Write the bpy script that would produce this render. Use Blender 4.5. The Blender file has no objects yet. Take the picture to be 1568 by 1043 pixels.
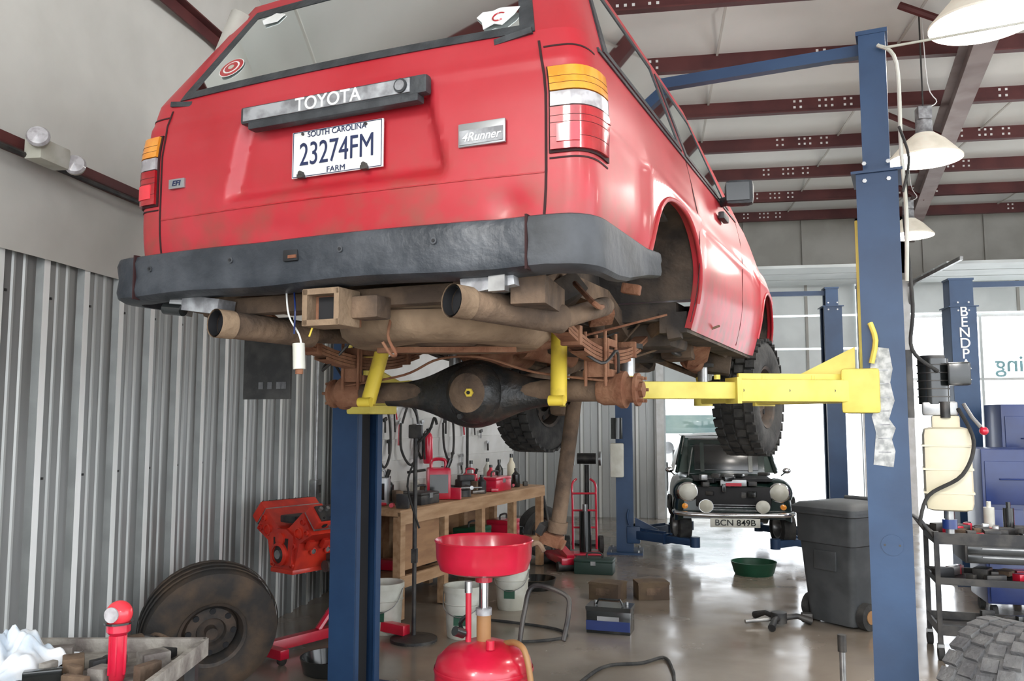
import bpy, bmesh, math, random
from mathutils import Vector, Matrix, Euler
random.seed(7)
R=math.radians
S=bpy.context.scene
try: S.view_settings.view_transform='Standard'
except Exception: pass
# ------------------------------------------------------------ materials
MATS={}
def mat(name,col,rough=.5,metal=0,col2=None,scale=5,lo=.4,hi=.6,bump=0,bscale=None,emit=None,es=0,coat=0,stretch=None,detail=5):
    if name in MATS: return MATS[name]
    m=bpy.data.materials.new(name); m.use_nodes=True
    nt=m.node_tree; N=nt.nodes; L=nt.links; p=N['Principled BSDF']
    p.inputs['Base Color'].default_value=(*col,1); p.inputs['Roughness'].default_value=rough
    p.inputs['Metallic'].default_value=metal
    if coat: p.inputs['Coat Weight'].default_value=coat; p.inputs['Coat Roughness'].default_value=.12
    if emit: p.inputs['Emission Color'].default_value=(*emit,1); p.inputs['Emission Strength'].default_value=es
    tc=N.new('ShaderNodeTexCoord'); mp=N.new('ShaderNodeMapping'); L.new(tc.outputs['Object'],mp.inputs[0])
    if stretch: mp.inputs['Scale'].default_value=stretch
    nz=N.new('ShaderNodeTexNoise'); nz.inputs['Scale'].default_value=scale; nz.inputs['Detail'].default_value=detail
    L.new(mp.outputs[0],nz.inputs['Vector'])
    c2=col2 if col2 else tuple(c*.8 for c in col)
    cr=N.new('ShaderNodeValToRGB'); cr.color_ramp.elements[0].position=lo; cr.color_ramp.elements[1].position=hi
    cr.color_ramp.elements[0].color=(*col,1); cr.color_ramp.elements[1].color=(*c2,1)
    L.new(nz.outputs['Fac'],cr.inputs[0]); L.new(cr.outputs[0],p.inputs['Base Color'])
    if bump:
        nb=N.new('ShaderNodeTexNoise'); nb.inputs['Scale'].default_value=bscale or scale*4; nb.inputs['Detail'].default_value=4
        L.new(mp.outputs[0],nb.inputs['Vector'])
        b=N.new('ShaderNodeBump'); b.inputs['Strength'].default_value=bump; b.inputs['Distance'].default_value=.02
        L.new(nb.outputs['Fac'],b.inputs['Height']); L.new(b.outputs[0],p.inputs['Normal'])
    MATS[name]=m; return m
red=mat('car_red',(.40,.010,.02),.42,0,(.50,.04,.055),2.2,.35,.75,coat=.12,bump=.05,bscale=2.6)
def dirty(m):
    nt=m.node_tree;N=nt.nodes;L=nt.links;p=N['Principled BSDF']
    src=p.inputs['Base Color'].links[0].from_socket
    tc=N.new('ShaderNodeTexCoord'); sx=N.new('ShaderNodeSeparateXYZ'); L.new(tc.outputs['Object'],sx.inputs[0])
    mr=N.new('ShaderNodeMapRange'); mr.inputs[1].default_value=2.45; mr.inputs[2].default_value=1.98; mr.inputs[3].default_value=.05; mr.inputs[4].default_value=1
    L.new(sx.outputs['Z'],mr.inputs[0])
    nz=N.new('ShaderNodeTexNoise'); nz.inputs['Scale'].default_value=11; nz.inputs['Detail'].default_value=8; L.new(tc.outputs['Object'],nz.inputs['Vector'])
    m2=N.new('ShaderNodeMapRange'); m2.inputs[1].default_value=.42; m2.inputs[2].default_value=.7; L.new(nz.outputs['Fac'],m2.inputs[0])
    mu=N.new('ShaderNodeMath'); mu.operation='MULTIPLY'; L.new(mr.outputs[0],mu.inputs[0]); L.new(m2.outputs[0],mu.inputs[1])
    mx=N.new('ShaderNodeMix'); mx.data_type='RGBA'; L.new(mu.outputs[0],mx.inputs['Factor']); L.new(src,mx.inputs['A']); mx.inputs['B'].default_value=(.2,.07,.045,1)
    L.new(mx.outputs['Result'],p.inputs['Base Color'])
dirty(red)
dkgap=mat('panel_gap',(.03,.005,.006),.8)
blackp=mat('black_plastic',(.025,.028,.032),.55,0,(.06,.065,.07),14,.4,.75,bump=.15)
bumpm=mat('bumper_paint',(.022,.027,.035),.42,0,(.075,.082,.095),7,.42,.8,bump=.2)
bumpcap=mat('bumper_cap',(.065,.07,.08),.6,0,(.03,.033,.037),7,.4,.7,bump=.15)
glass=mat('dark_glass',(.045,.08,.08),.05,0,(.11,.14,.12),1.3,.35,.7,coat=.5)
def tint():
    m=bpy.data.materials.new('tinted_glass'); m.use_nodes=True; nt=m.node_tree;N=nt.nodes;L=nt.links
    N.remove(N['Principled BSDF']); out=[n for n in N if n.type=='OUTPUT_MATERIAL'][0]
    t=N.new('ShaderNodeBsdfTransparent'); t.inputs[0].default_value=(.30,.40,.37,1)
    g=N.new('ShaderNodeBsdfGlossy'); g.inputs['Roughness'].default_value=.03; g.inputs['Color'].default_value=(.85,.9,.9,1)
    d=N.new('ShaderNodeBsdfDiffuse'); d.inputs[0].default_value=(.25,.28,.26,1)
    f=N.new('ShaderNodeFresnel'); f.inputs[0].default_value=1.5
    m1=N.new('ShaderNodeMixShader'); m1.inputs[0].default_value=.10; L.new(t.outputs[0],m1.inputs[1]); L.new(d.outputs[0],m1.inputs[2])
    m2=N.new('ShaderNodeMixShader'); L.new(f.outputs[0],m2.inputs[0]); L.new(m1.outputs[0],m2.inputs[1]); L.new(g.outputs[0],m2.inputs[2]); L.new(m2.outputs[0],out.inputs[0])
    return m
tglass=tint()
rust=mat('rusty_steel',(.17,.062,.03),.85,0,(.3,.15,.085),9,.35,.7,bump=.5)
mud=mat('dirty_steel',(.19,.125,.08),.9,0,(.065,.043,.03),7,.35,.65,bump=.5)
sand=mat('dusty_wheel',(.30,.21,.135),.9,0,(.16,.105,.065),6,.35,.65,bump=.5)
under=mat('undercoat',(.03,.025,.022),.85,0,(.11,.08,.058),6,.4,.7,bump=.4)
axlem=mat('axle_black',(.014,.014,.014),.4,0,(.075,.05,.035),8,.5,.75,bump=.3)
rubber=mat('rubber',(.02,.02,.02),.8,0,(.05,.048,.045),12,.4,.7,bump=.2)
rubberd=mat('dusty_rubber',(.085,.085,.09),.9,0,(.15,.15,.15),14,.4,.7,bump=.4)
rubberb=mat('muddy_rubber',(.03,.027,.025),.9,0,(.1,.065,.04),5,.45,.72,bump=.4)
rimd=mat('rim_dark',(.035,.032,.03),.6,.3,(.09,.065,.05),8)
rimg=mat('rim_grey',(.35,.34,.33),.4,.7)
orange=mat('lens_amber',(.75,.25,.02),.15,0,(.8,.33,.04),20,coat=.5)
clearl=mat('lens_clear',(.5,.48,.5),.15,0,(.35,.33,.34),30,coat=.5)
lensr=mat('lens_red',(.34,.006,.012),.15,0,(.42,.015,.022),20,coat=.5)
lensr2=mat('lens_red_bright',(.85,.05,.07),.15)
white=mat('white_paint',(.82,.82,.82),.5,0,(.72,.72,.7),8)
navy=mat('plate_ink',(.01,.02,.08),.5)
chrome=mat('chrome',(.75,.75,.76),.12,1)
silver=mat('silver_badge',(.4,.41,.42),.35,.6)
alu=mat('scuffed_alu',(.42,.43,.45),.5,.3,(.2,.2,.21),16)
yellow=mat('lift_yellow',(.78,.66,.14),.5,0,(.62,.5,.08),8,.4,.7)
yelsh=mat('shock_yellow',(.75,.56,.06),.45,0,(.5,.34,.05),9,.5,.7)
blue=mat('lift_blue',(.014,.042,.105),.45,0,(.022,.06,.14),4,.4,.7,bump=.05)
blued=mat('channel_dark',(.01,.01,.012),.7)
dred=mat('purlin_red',(.075,.015,.016),.6,0,(.11,.025,.024),3)
rafm=mat('rafter_grey',(.22,.16,.155),.6,0,(.3,.24,.23),3)
insul=mat('insulation_white',(.66,.65,.61),.75,0,(.55,.54,.5),2,.3,.7,bump=.35,bscale=3)
ceilm=mat('ceiling_insulation',(.9,.91,.89),.8,0,(.8,.82,.79),1.2,.3,.7,bump=.4,bscale=2.5)
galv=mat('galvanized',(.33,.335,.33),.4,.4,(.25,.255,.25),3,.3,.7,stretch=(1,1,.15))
galvl=mat('galvanized_rib_lit',(.92,.93,.92),.4,.0,(.8,.82,.8),3,stretch=(1,1,.15))  # whitened copy of the sheet: light on the rib tops painted in
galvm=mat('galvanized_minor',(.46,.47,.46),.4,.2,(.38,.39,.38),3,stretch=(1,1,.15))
galvd=mat('galvanized_side_shade',(.14,.145,.14),.4,.4)  # darkened copy of the sheet: shade on the rib flanks painted in
backm=mat('back_sheet',(.6,.62,.62),.5,.1,(.5,.52,.52),2,stretch=(1,1,.2))
beige=mat('header_panel',(.4,.39,.36),.7,0,(.34,.33,.3),2)
trwhite=mat('door_panel',(.7,.74,.74),.5,0,(.62,.66,.66),2)
siding=mat('siding_white',(.62,.62,.61),.6,0,(.52,.52,.5),3)
wood=mat('bench_wood',(.44,.28,.16),.65,0,(.3,.17,.085),3,.35,.65,stretch=(1,6,6))
ply=mat('plywood',(.32,.18,.09),.7,0,(.23,.12,.06),3,stretch=(1,4,4))
toolred=mat('tool_red',(.58,.012,.045),.28,0,(.48,.01,.03),5,coat=.4)
engr=mat('engine_red',(.62,.035,.015),.4,0,(.42,.02,.012),7,coat=.2)
steel=mat('steel',(.4,.4,.4),.35,.8,(.25,.25,.25),10)
dsteel=mat('dark_steel',(.035,.035,.037),.5,.5,(.075,.07,.065),10)
bucketm=mat('bucket_plastic',(.6,.6,.54),.5,0,(.45,.44,.37),5)
reserv=mat('reservoir_plastic',(.7,.66,.52),.4,0,(.62,.56,.4),3)
binm=mat('bin_grey',(.045,.049,.053),.55,0,(.07,.075,.08),5)
green=mat('green_plastic',(.008,.07,.035),.45)
dgreen=mat('dark_green',(.015,.04,.03),.5)
card=mat('box_brown',(.12,.08,.045),.8,0,(.07,.045,.03),6)
blueb=mat('cabinet_blue',(.008,.022,.11),.35,0,(.012,.032,.15),3,coat=.2)
blkgloss=mat('gloss_black',(.015,.017,.017),.2,0,coat=.4)
minig=mat('mini_green',(.008,.02,.017),.18,0,(.01,.026,.022),3,coat=.5)
seatm=mat('seat_fabric',(.09,.085,.08),.9,0,(.06,.055,.05),20)
liner=mat('headliner',(.42,.4,.36),.9)
lampglow=mat('lamp_bulb',(1,1,1),.3,emit=(1,.97,.9),es=14)
shade=mat('lamp_shade',(.78,.74,.66),.45,0,(.62,.58,.5),6,emit=(1,.9,.7),es=.25)
cloth=mat('rag',(.55,.63,.72),.9,0,(.75,.77,.8),14)
redblk=mat('dirty_tray',(.3,.28,.25),.8,0,(.14,.12,.11),12,.4,.6,bump=.3)
teal=mat('sign_teal',(.35,.62,.68),.6)
concrete_o=mat('outside_concrete',(.8,.8,.78),.8,0,(.72,.72,.7),1)
orangeb=mat('hose_tan',(.38,.2,.08),.5)
paper=mat('torn_label',(.58,.59,.58),.8,0,(.32,.33,.33),30)
def floor_mat():
    m=mat('polished_concrete',(.27,.23,.19),.2,0,(.16,.132,.105),1.3,.35,.7,detail=8)
    nt=m.node_tree;N=nt.nodes;L=nt.links;p=N['Principled BSDF']
    n=N.new('ShaderNodeTexNoise');n.inputs['Scale'].default_value=2.2;n.inputs['Detail'].default_value=6
    tc=N.new('ShaderNodeTexCoord');L.new(tc.outputs['Object'],n.inputs['Vector'])
    mr=N.new('ShaderNodeMapRange');mr.inputs[1].default_value=.3;mr.inputs[2].default_value=.7;mr.inputs[3].default_value=.08;mr.inputs[4].default_value=.3
    L.new(n.outputs['Fac'],mr.inputs[0]);L.new(mr.outputs[0],p.inputs['Roughness'])
    b=N.new('ShaderNodeBump');b.inputs['Strength'].default_value=.08;b.inputs['Distance'].default_value=.02
    L.new(n.outputs['Fac'],b.inputs['Height']);L.new(b.outputs[0],p.inputs['Normal'])
    return m
floorm=floor_mat()
# ------------------------------------------------------------ builder
I4=Matrix.Identity(4)
def TR(x=0,y=0,z=0,rx=0,ry=0,rz=0):
    return Matrix.Translation((x,y,z))@Euler((R(rx),R(ry),R(rz))).to_matrix().to_4x4()
class B:
    def __init__(s,name): s.name=name; s.bm=bmesh.new(); s.mats=[]; s.T=I4
    def mi(s,m):
        if m not in s.mats: s.mats.append(m)
        return s.mats.index(m)
    def box(s,c,d,m,r=(0,0,0),bev=0):
        M=s.T@TR(*c,*r)@Matrix.Diagonal((d[0],d[1],d[2],1))
        ret=bmesh.ops.create_cube(s.bm,size=1,matrix=M); vs=ret['verts']
        fs=set(f for v in vs for f in v.link_faces); k=s.mi(m)
        for f in fs: f.material_index=k
        if bev:
            es=list(set(e for v in vs for e in v.link_edges))
            rr=bmesh.ops.bevel(s.bm,geom=es,offset=bev,segments=2,affect='EDGES',profile=.6)
            for f in rr['faces']: f.material_index=k
    def grid(s,rows,m,cu=False,cv=False,flip=False):
        call=callable(m)
        k=None if call else s.mi(m)
        V=[[s.bm.verts.new(s.T@Vector(p)) for p in r] for r in rows]
        nr=len(V); nc=len(V[0])
        for i in range(nr if cu else nr-1):
            for j in range(nc if cv else nc-1):
                mm=m(i,j) if call else m
                if mm is None: continue
                a=V[i][j];b=V[(i+1)%nr][j];c=V[(i+1)%nr][(j+1)%nc];d=V[i][(j+1)%nc]
                try: f=s.bm.faces.new((a,d,c,b) if flip else (a,b,c,d))
                except ValueError: continue
                f.material_index=s.mi(mm) if call else k
        return V
    def fan(s,ring,m,flip=False):
        try: f=s.bm.faces.new(ring if not flip else ring[::-1]); f.material_index=s.mi(m)
        except ValueError: pass
    def lathe(s,prof,m,M=I4,n=28,caps=True):
        rows=[]
        for (r,z) in prof:
            rows.append([M@Vector((max(r,1e-4)*math.cos(2*math.pi*j/n),max(r,1e-4)*math.sin(2*math.pi*j/n),z)) for j in range(n)])
        mm=m if not isinstance(m,(list,tuple)) else (lambda i,j:m[i])
        V=s.grid(rows,mm,cv=True,flip=True)
        if caps:
            m0=m if not isinstance(m,(list,tuple)) else m[0]; m1=m if not isinstance(m,(list,tuple)) else m[-1]
            if prof[0][0]>1e-3: s.fan(V[0],m0,True)
            if prof[-1][0]>1e-3: s.fan(V[-1],m1)
    def cyl(s,p1,p2,r,m,r2=None,n=16,caps=True):
        p1=Vector(p1);p2=Vector(p2);d=p2-p1;h=d.length
        M=Matrix.Translation(p1)@d.to_track_quat('Z','Y').to_matrix().to_4x4()
        s.lathe([(r,0),(r if r2 is None else r2,h)],m,M,n,caps)
    def tube(s,pts,r,m,n=8,sub=0):
        pts=[Vector(p) for p in pts]
        if sub:
            q=[]
            P=[pts[0]]+pts+[pts[-1]]
            for i in range(1,len(P)-2):
                for k in range(sub):
                    t=k/sub;a,b,c,d=P[i-1],P[i],P[i+1],P[i+2]
                    q.append(.5*((2*b)+(c-a)*t+(2*a-5*b+4*c-d)*t*t+(3*b-a-3*c+d)*t**3))
            q.append(pts[-1]); pts=q
        rows=[];up=None
        for i,p in enumerate(pts):
            t=(pts[min(i+1,len(pts)-1)]-pts[max(i-1,0)]).normalized()
            if up is None: up=t.orthogonal().normalized()
            up=(up-t*up.dot(t)); up=up.normalized() if up.length>1e-6 else t.orthogonal().normalized()
            w=t.cross(up); rr=r[i] if isinstance(r,(list,tuple)) else r
            rows.append([p+(up*math.cos(2*math.pi*j/n)+w*math.sin(2*math.pi*j/n))*rr for j in range(n)])
        V=s.grid(rows,m,cv=True); s.fan(V[0],m); s.fan(V[-1],m,True)
    def prism(s,poly,h,m,M=I4):
        a=[s.bm.verts.new(s.T@(M@Vector((p[0],p[1],0)))) for p in poly]
        b=[s.bm.verts.new(s.T@(M@Vector((p[0],p[1],h)))) for p in poly]
        k=s.mi(m);n=len(poly);fs=[]
        try:
            fs.append(s.bm.faces.new(a[::-1]));fs.append(s.bm.faces.new(b))
            for i in range(n): fs.append(s.bm.faces.new((a[i],a[(i+1)%n],b[(i+1)%n],b[i])))
        except ValueError: pass
        for f in fs: f.material_index=k
    def sph(s,c,r,m,sc=(1,1,1),n=16,top=90,bot=-90):
        pr=[]
        for i in range(n+1):
            a=R(bot+(top-bot)*i/n); pr.append((r*math.cos(a),r*math.sin(a)))
        s.lathe(pr,m,Matrix.Translation(c)@Matrix.Diagonal((*sc,1)),n*2,caps=False)
    def done(s,loc=(0,0,0),rz=0,parent=None,ang=38):
        me=bpy.data.meshes.new(s.name); s.bm.to_mesh(me); s.bm.free()
        for m in s.mats: me.materials.append(m)
        me.polygons.foreach_set('use_smooth',[True]*len(me.polygons))
        me.set_sharp_from_angle(angle=R(ang))
        o=bpy.data.objects.new(s.name,me); S.collection.objects.link(o)
        o.location=loc; o.rotation_euler=(0,0,R(rz))
        if parent: o.parent=parent
        return o
def empty(name,loc,rz=0):
    o=bpy.data.objects.new(name,None); S.collection.objects.link(o); o.location=loc; o.rotation_euler=(0,0,R(rz)); o.empty_display_size=.2; return o
def text(name,body,size,loc,rot,m,parent=None,ext=.002,sx=1,off=.008,shear=0):
    c=bpy.data.curves.new(name,'FONT'); c.body=body; c.size=size; c.extrude=ext; c.align_x='CENTER'; c.align_y='CENTER'
    c.materials.append(m); c.offset=size*off; c.shear=shear
    o=bpy.data.objects.new(name,c); S.collection.objects.link(o); o.location=loc; o.rotation_euler=[R(a) for a in rot]; o.scale=(sx,1,1)
    if parent: o.parent=parent
    return o
def tire(b,M,Rt,W,mr,mrim,lugs=True,rim=.2,hub=True):
    old=b.T; b.T=old@M
    h=W/2
    prof=[(rim,-h*.8),(rim+.02,-h*.92),(rim+(Rt-rim)*.5,-h),(Rt-.05,-h*.97),(Rt-.015,-h*.82),(Rt-.01,0),(Rt-.015,h*.82),(Rt-.05,h*.97),(rim+(Rt-rim)*.5,h),(rim+.02,h*.92),(rim,h*.8)]
    Rx=Euler((0,R(90),0)).to_matrix().to_4x4()
    b.lathe(prof,mr,Rx,40,caps=False)
    if lugs:
        n=34
        for i in range(n):
            for (x,w,o) in ((-h*.75,h*.42,0),(-h*.25,h*.4,.5),(h*.25,h*.4,0),(h*.75,h*.42,.5)):
                a=2*math.pi*(i+o)/n
                b.box((x,math.sin(a)*(Rt-.010),math.cos(a)*(Rt-.010)),(w,2*math.pi*Rt/n*.74,.02),mr,(-math.degrees(a),0,12 if x>0 else -12))
    b.lathe([(rim+.004,-h*.86),(rim-.015,-h*.8),(rim-.03,-h*.5),(rim-.03,h*.5),(rim-.015,h*.8),(rim+.004,h*.86)],mrim,Rx,32,caps=False)
    if hub:
        b.lathe([(rim-.028,h*.15),(rim*.75,h*.45),(rim*.45,h*.5),(rim*.4,h*.3),(.0,h*.28)],mrim,Rx,32,caps=False)
        for i in range(8):
            a=2*math.pi*i/8; b.cyl((h*.42,math.cos(a)*rim*.66,math.sin(a)*rim*.66),(h*.51,math.cos(a)*rim*.66,math.sin(a)*rim*.66),.018,blued,n=10)
        b.cyl((h*.25,0,0),(h*.7,0,0),.035,mrim,n=14)
    b.T=old
def lerp(a,b,t): return a+(b-a)*t
def sm(t):
    t=max(0,min(1,t)); return t*t*(3-2*t)
# ------------------------------------------------------------ ROOM
XL=-3.0; YB=14.0; ZC=4.85; XR=9.0; YF=-3.0
b=B('floor'); b.box(((XL+XR)/2,(YF+YB)/2,-.05),(XR-XL+.4,YB-YF+.2,.1),floorm); b.done()
b=B('ground'); b.box((3,30,-.11),(90,120,.1),concrete_o); b.done()
b=B('ceiling')
rows=[]
ny=int((YB-YF)/.12)
for i in range(ny+1):
    y=YF+(YB-YF)*i/ny
    sag=-.07*abs(math.sin(math.pi*(y-YB)/1.2))
    rows.append([(x,y,ZC+sag) for x in (XL-.1,0,3,6,XR+.1)])
b.grid(rows,ceilm); b.box(((XL+XR)/2,(YF+YB)/2,ZC+.1),(XR-XL+.4,YB-YF+.2,.05),ceilm)
for x in [XL+.6+1.5*i for i in range(8)]: b.box((x,(YF+YB)/2,ZC-.085),(.02,YB-YF,.01),insul)
b.done(ang=80)
b=B('ceiling_purlins')
y=YB-.6
while y>YF+.3:
    z=ZC-.1
    b.box(((XL+XR)/2,y,z-.02),(XR-XL,.015,.19),dred); b.box(((XL+XR)/2,y-.03,z-.12),(XR-XL,.07,.012),dred)
    b.box(((XL+XR)/2,y+.03,z+.08),(XR-XL,.07,.012),dred)
    for xx in [XL+1+1.9*i for i in range(6)]:
        for dx in (-.36,-.3,-.12,-.06,0,.12,.18):
            for dz in (0,-.06):
                b.box((xx+dx,y-.009,z-.0+dz),(.022,.004,.022),white)
    y-=1.2
b.done()
b=B('roof_rafter')
ra=-11.7
b.box((2.45,6.5,ZC-.36),(.014,15.3,.3),rafm,(0,0,ra)); b.box((2.45,6.5,ZC-.51),(.16,15.3,.014),rafm,(0,0,ra)); b.box((2.45,6.5,ZC-.22),(.16,15.3,.014),rafm,(0,0,ra))
b.box((3.62,13.7,2.2),(.2,.2,4.4),dred)
for y in (11.2,8.8,6.4,4.0):
    x=2.45+(y-6.5)*.207
    b.tube([(x,y,ZC-.5),(x-.55,y+.15,ZC-.15)],.03,dred)
b.done()
b=B('wall_left')
prof=[];ml=[]
y=YF
while y<YB:
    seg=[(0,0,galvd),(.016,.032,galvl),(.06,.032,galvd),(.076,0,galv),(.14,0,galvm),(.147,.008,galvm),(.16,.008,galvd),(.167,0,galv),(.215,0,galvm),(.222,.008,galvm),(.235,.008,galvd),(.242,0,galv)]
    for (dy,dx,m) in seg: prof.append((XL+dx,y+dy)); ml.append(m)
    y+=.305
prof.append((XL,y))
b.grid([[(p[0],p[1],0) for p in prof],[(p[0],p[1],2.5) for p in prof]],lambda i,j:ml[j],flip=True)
rows=[]
for i in range(26):
    z=2.38+(ZC-2.38)*i/25
    rows.append([(XL+.05+.05*abs(math.sin(math.pi*(z-2.4)/.62))+.02*math.sin(yy*2.1+z)+.012*math.cos(yy*5),yy,z) for yy in [YF+.2*j for j in range(86)]])
b.grid(rows,insul,flip=True)
b.box((XL-.12,(YF+YB)/2,ZC/2),(.1,YB-YF,ZC),galv)
for i in range(60):
    for yy in [YF+.305*k+.11 for k in range(55)]:
        if i==0: 
            for z in (.4,1.3,2.2): b.box((XL+.003,yy,z),(.006,.012,.012),dsteel)
b.done(ang=30)
b=B('trim_1')
b.box((XL+.16,5.5,2.85),(.012,17,.04),dred); b.box((XL+.12,5.5,2.87),(.09,17,.01),dred);b.box((XL+.12,5.5,2.83),(.09,17,.01),dred)
b.tube([(XL+.2,-3,2.79),(XL+.2,14,2.79)],.013,dsteel)
b.box((XL+.16,5.5,4.1),(.012,17,.08),dred); b.box((XL+.19,5.5,4.14),(.06,17,.01),dred)
b.done()
b=B('wall_right'); b.box((XR+.05,10.5,ZC/2),(.1,7,ZC),insul); b.box((XR+.05,2,4.5),(.1,10,.7),insul); b.done()
b=B('wall_back')
D1=(.17,3.2); D2=(3.95,7.2); HD=3.75
def corr(b,x0,x1,z0,z1,y,m,sp=.3):
    pr=[];x=x0
    while x<x1-1e-3:
        for dx,dy in ((0,0),(.02,-.03),(.06,-.03),(.08,0),(sp*.6,0),(sp*.63,-.01),(sp*.68,-.01),(sp*.71,0)):
            if x+dx<=x1: pr.append((x+dx,y+dy))
        x+=sp
    pr.append((x1,y))
    b.grid([[(p[0],p[1],z0) for p in pr],[(p[0],p[1],z1) for p in pr]],lambda i,j:(galvl if j%8==1 else (galvm if j%8 in (0,2) else m)))  # rib tops whitened here too, light put into the colour
corr(b,XL,D1[0],0,2.6,YB,backm)
b.box(((XL+D1[0])/2,YB-.01,3.7),(D1[0]-XL,.1,2.3),insul)
b.box(((D1[1]+D2[0])/2,YB,ZC/2),(D2[0]-D1[1],.12,ZC),backm)
b.box(((D2[1]+XR)/2,YB,ZC/2),(XR-D2[1],.12,ZC),backm)
b.box(((D1[0]+XR)/2,YB,(HD+ZC)/2),(XR-D1[0],.12,ZC-HD),beige)
b.box((-1.4,YB+.08,ZC/2),(3.2,.05,ZC),backm)
for x in (.6,1.5,2.4,3.3,4.2,5.1,6.0,6.9): b.box((x,YB-.08,4.3),(.05,.05,.9),beige)
b.done()
b=B('trim_2')
for (x0,x1) in (D1,D2):
    b.box((x0-.06,YB-.07,HD/2),(.12,.1,HD),white); b.box((x1+.06,YB-.07,HD/2),(.12,.1,HD),white); b.box(((x0+x1)/2,YB-.09,HD+.04),(x1-x0+.2,.1,.1),beige)
b.done()
for n,(x0,x1),zb in ((1,D1,2.65),(2,D2,3.25)):
    b=B('door_%d'%n); z=HD
    while z>zb:
        b.box(((x0+x1)/2,YB+.1,z-.26),(x1-x0,.04,.5),trwhite,bev=.008)
        for i in range(1,4): b.box((lerp(x0,x1,i/4),YB+.07,z-.26),(.04,.03,.5),beige)
        z-=.53
    for xx in (x0,x1):
        b.box((xx,YB-1.2,HD-.1),(.04,2.4,.05),steel)
        b.tube([(xx,YB-.1,HD-.4),(xx,YB-.2,HD-.15),(xx,YB-.6,HD-.1)],.02,steel)
    for i in range(3): b.box(((x0+x1)/2,YB-.5-.55*i,HD-.06),(x1-x0,.5,.04),trwhite)
    b.done()
bx,by,brot=-2.0,6.6,74.0
BM=TR(bx,by,0,0,0,brot)
b=B('wall_partition')
for i in range(13):
    z=.1+i*.2
    b.box((2.1,.74-.0,z),(3.1,.02,.2),siding,(6,0,0))
b.box((2.1,.78,1.3),(3.1,.05,2.6),siding)
b.done((bx,by,0),brot)
# ------------------------------------------------------------ SUV
suv=empty('suv',(-.735,3.47,0),-14.6)
ZB=2.715; ZR=3.17
def inset(z):
    if z<2.3: return .045*((2.3-z)/.3)**2
    if z<2.5: return 0.0
    if z<=ZB: return .035*((z-2.5)/.2)**1.5
    return .038+(z-ZB)*.34
def sideX(z): return .855-inset(z)
def rec(x,z):
    xe=.36+(2.59-z)*.24
    return .035*sm((xe-abs(x))/.035)*sm((z-2.30)/.05)*sm((2.585-z)/.02)
def dent(x,z):
    return .010*math.exp(-((x-.62)/.05)**2-((z-2.2)/.04)**2)+.005*math.exp(-((x+.55)/.08)**2-((z-2.55)/.03)**2)-.006*math.exp(-((z-2.62)/.012)**2)+.006*math.exp(-((x+.2)/.12)**2-((z-2.2)/.03)**2)
def rearY(x,z):
    base=-1.0+(inset(z)*.6 if z<=ZB else .022+(z-ZB)*.62)
    return base-.035*(1-min(1,(x/.8)**2))+rec(x,z)+dent(x,z)
def rpt(s,z):
    k=s[0]; X=sideX(z)
    if k=='rear':
        x=s[1]*(X-.06)/.75; return Vector((x,rearY(x,z),z))
    yr=rearY(.79,z)
    if k=='cor':
        t=s[1];sg=s[2]
        a=Vector((X-.06,yr,z));c=Vector((X-.002,yr+.008,z));e=Vector((X,yr+.10,z))
        p=a*(1-t)**2+c*2*t*(1-t)+e*t*t; p.x*=sg; return p
    y=s[1];sg=s[2]
    if y<-.4: y=lerp(yr+.10,-.4,(y+.85)/.45)
    tp=1-.05*sm((y-2.4)/.9)
    fl=0
    for yc in (0,2.62):
        d=abs(y-yc)
        if d<.5 and z<2.55: fl=max(fl,.02*sm((.5-d)/.1)*sm((2.55-z)/.15))
    fl+=.006*math.exp(-((z-2.44)/.015)**2)
    return Vector((sg*(X*tp+fl),y,z))
def surf(s,z,off=0):
    p=rpt(s,z)
    if not off: return p
    k=s[0]
    if k=='rear': n=Vector((0,-1,0))
    elif k=='cor':
        t=s[1]; n=Vector((s[2]*math.sin(t*math.pi/2),-math.cos(t*math.pi/2),0))
    else: n=Vector((s[2],0,0))
    return p+n*off
def zbot(s):
    if s[0]=='rear': return 2.13
    if s[0]=='cor': return 2.12
    y=s[1]
    base=2.07 if y<0 else (1.98 if y<2.62 else 2.05)
    for yc in (0,2.62):
        d=abs(y-yc)/.43
        if d<1: return max(base,1.98+.43*(1-d**2.5)**(1/2.5))
    return base
def ztop(s):
    if s[0]!='side': return ZB
    return ZB-.2*sm((s[1]-1.85)/.5)-.06*sm((s[1]-2.4)/.9)
ys=sorted(set([round(-.85+.075*i,3) for i in range(1,6)]+[yc+.43*math.sin(a*math.pi/28) for yc in (0,2.62) for a in range(-14,15)]+[-.4301,.4301,2.1899,3.0501,-.7]+[.5+.12*i for i in range(14)]+[3.12,3.2,3.28]))
rr=[('rear',-.75+1.5*i/100) for i in range(1,100)]
SS=[('side',y,-1) for y in reversed(ys)]+[('cor',1-t/8,-1) for t in range(0,9)]+rr+[('cor',t/8,1) for t in range(0,9)]+[('side',y,1) for y in ys]
b=B('body')
NV=40
rows=[[surf(s,lerp(zbot(s),ztop(s),v/NV)) for s in SS] for v in range(NV+1)]
b.grid(rows,red)
b.grid([[surf(s,zbot(s),0) for s in SS],[surf(s,zbot(s)+.004,-.03) for s in SS]],red)
yfr=1.85
gy=[y for y in ys if y<yfr]
GS=[('side',y,-1) for y in reversed(gy)]+[('cor',1-t/8,-1) for t in range(9)]+rr[::4]+[('cor',t/8,1) for t in range(9)]+[('side',y,1) for y in gy]
def gpt(s,z,off=0):
    p=surf(s,z,off)
    t=(z-ZB)/(ZR-ZB)
    if s[0]=='side' and p.y>.6: p.y=.6+(p.y-.6)*(1-.62*t)
    return p
zl=[ZB,2.74,2.85,2.97,3.085,ZR]
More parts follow.
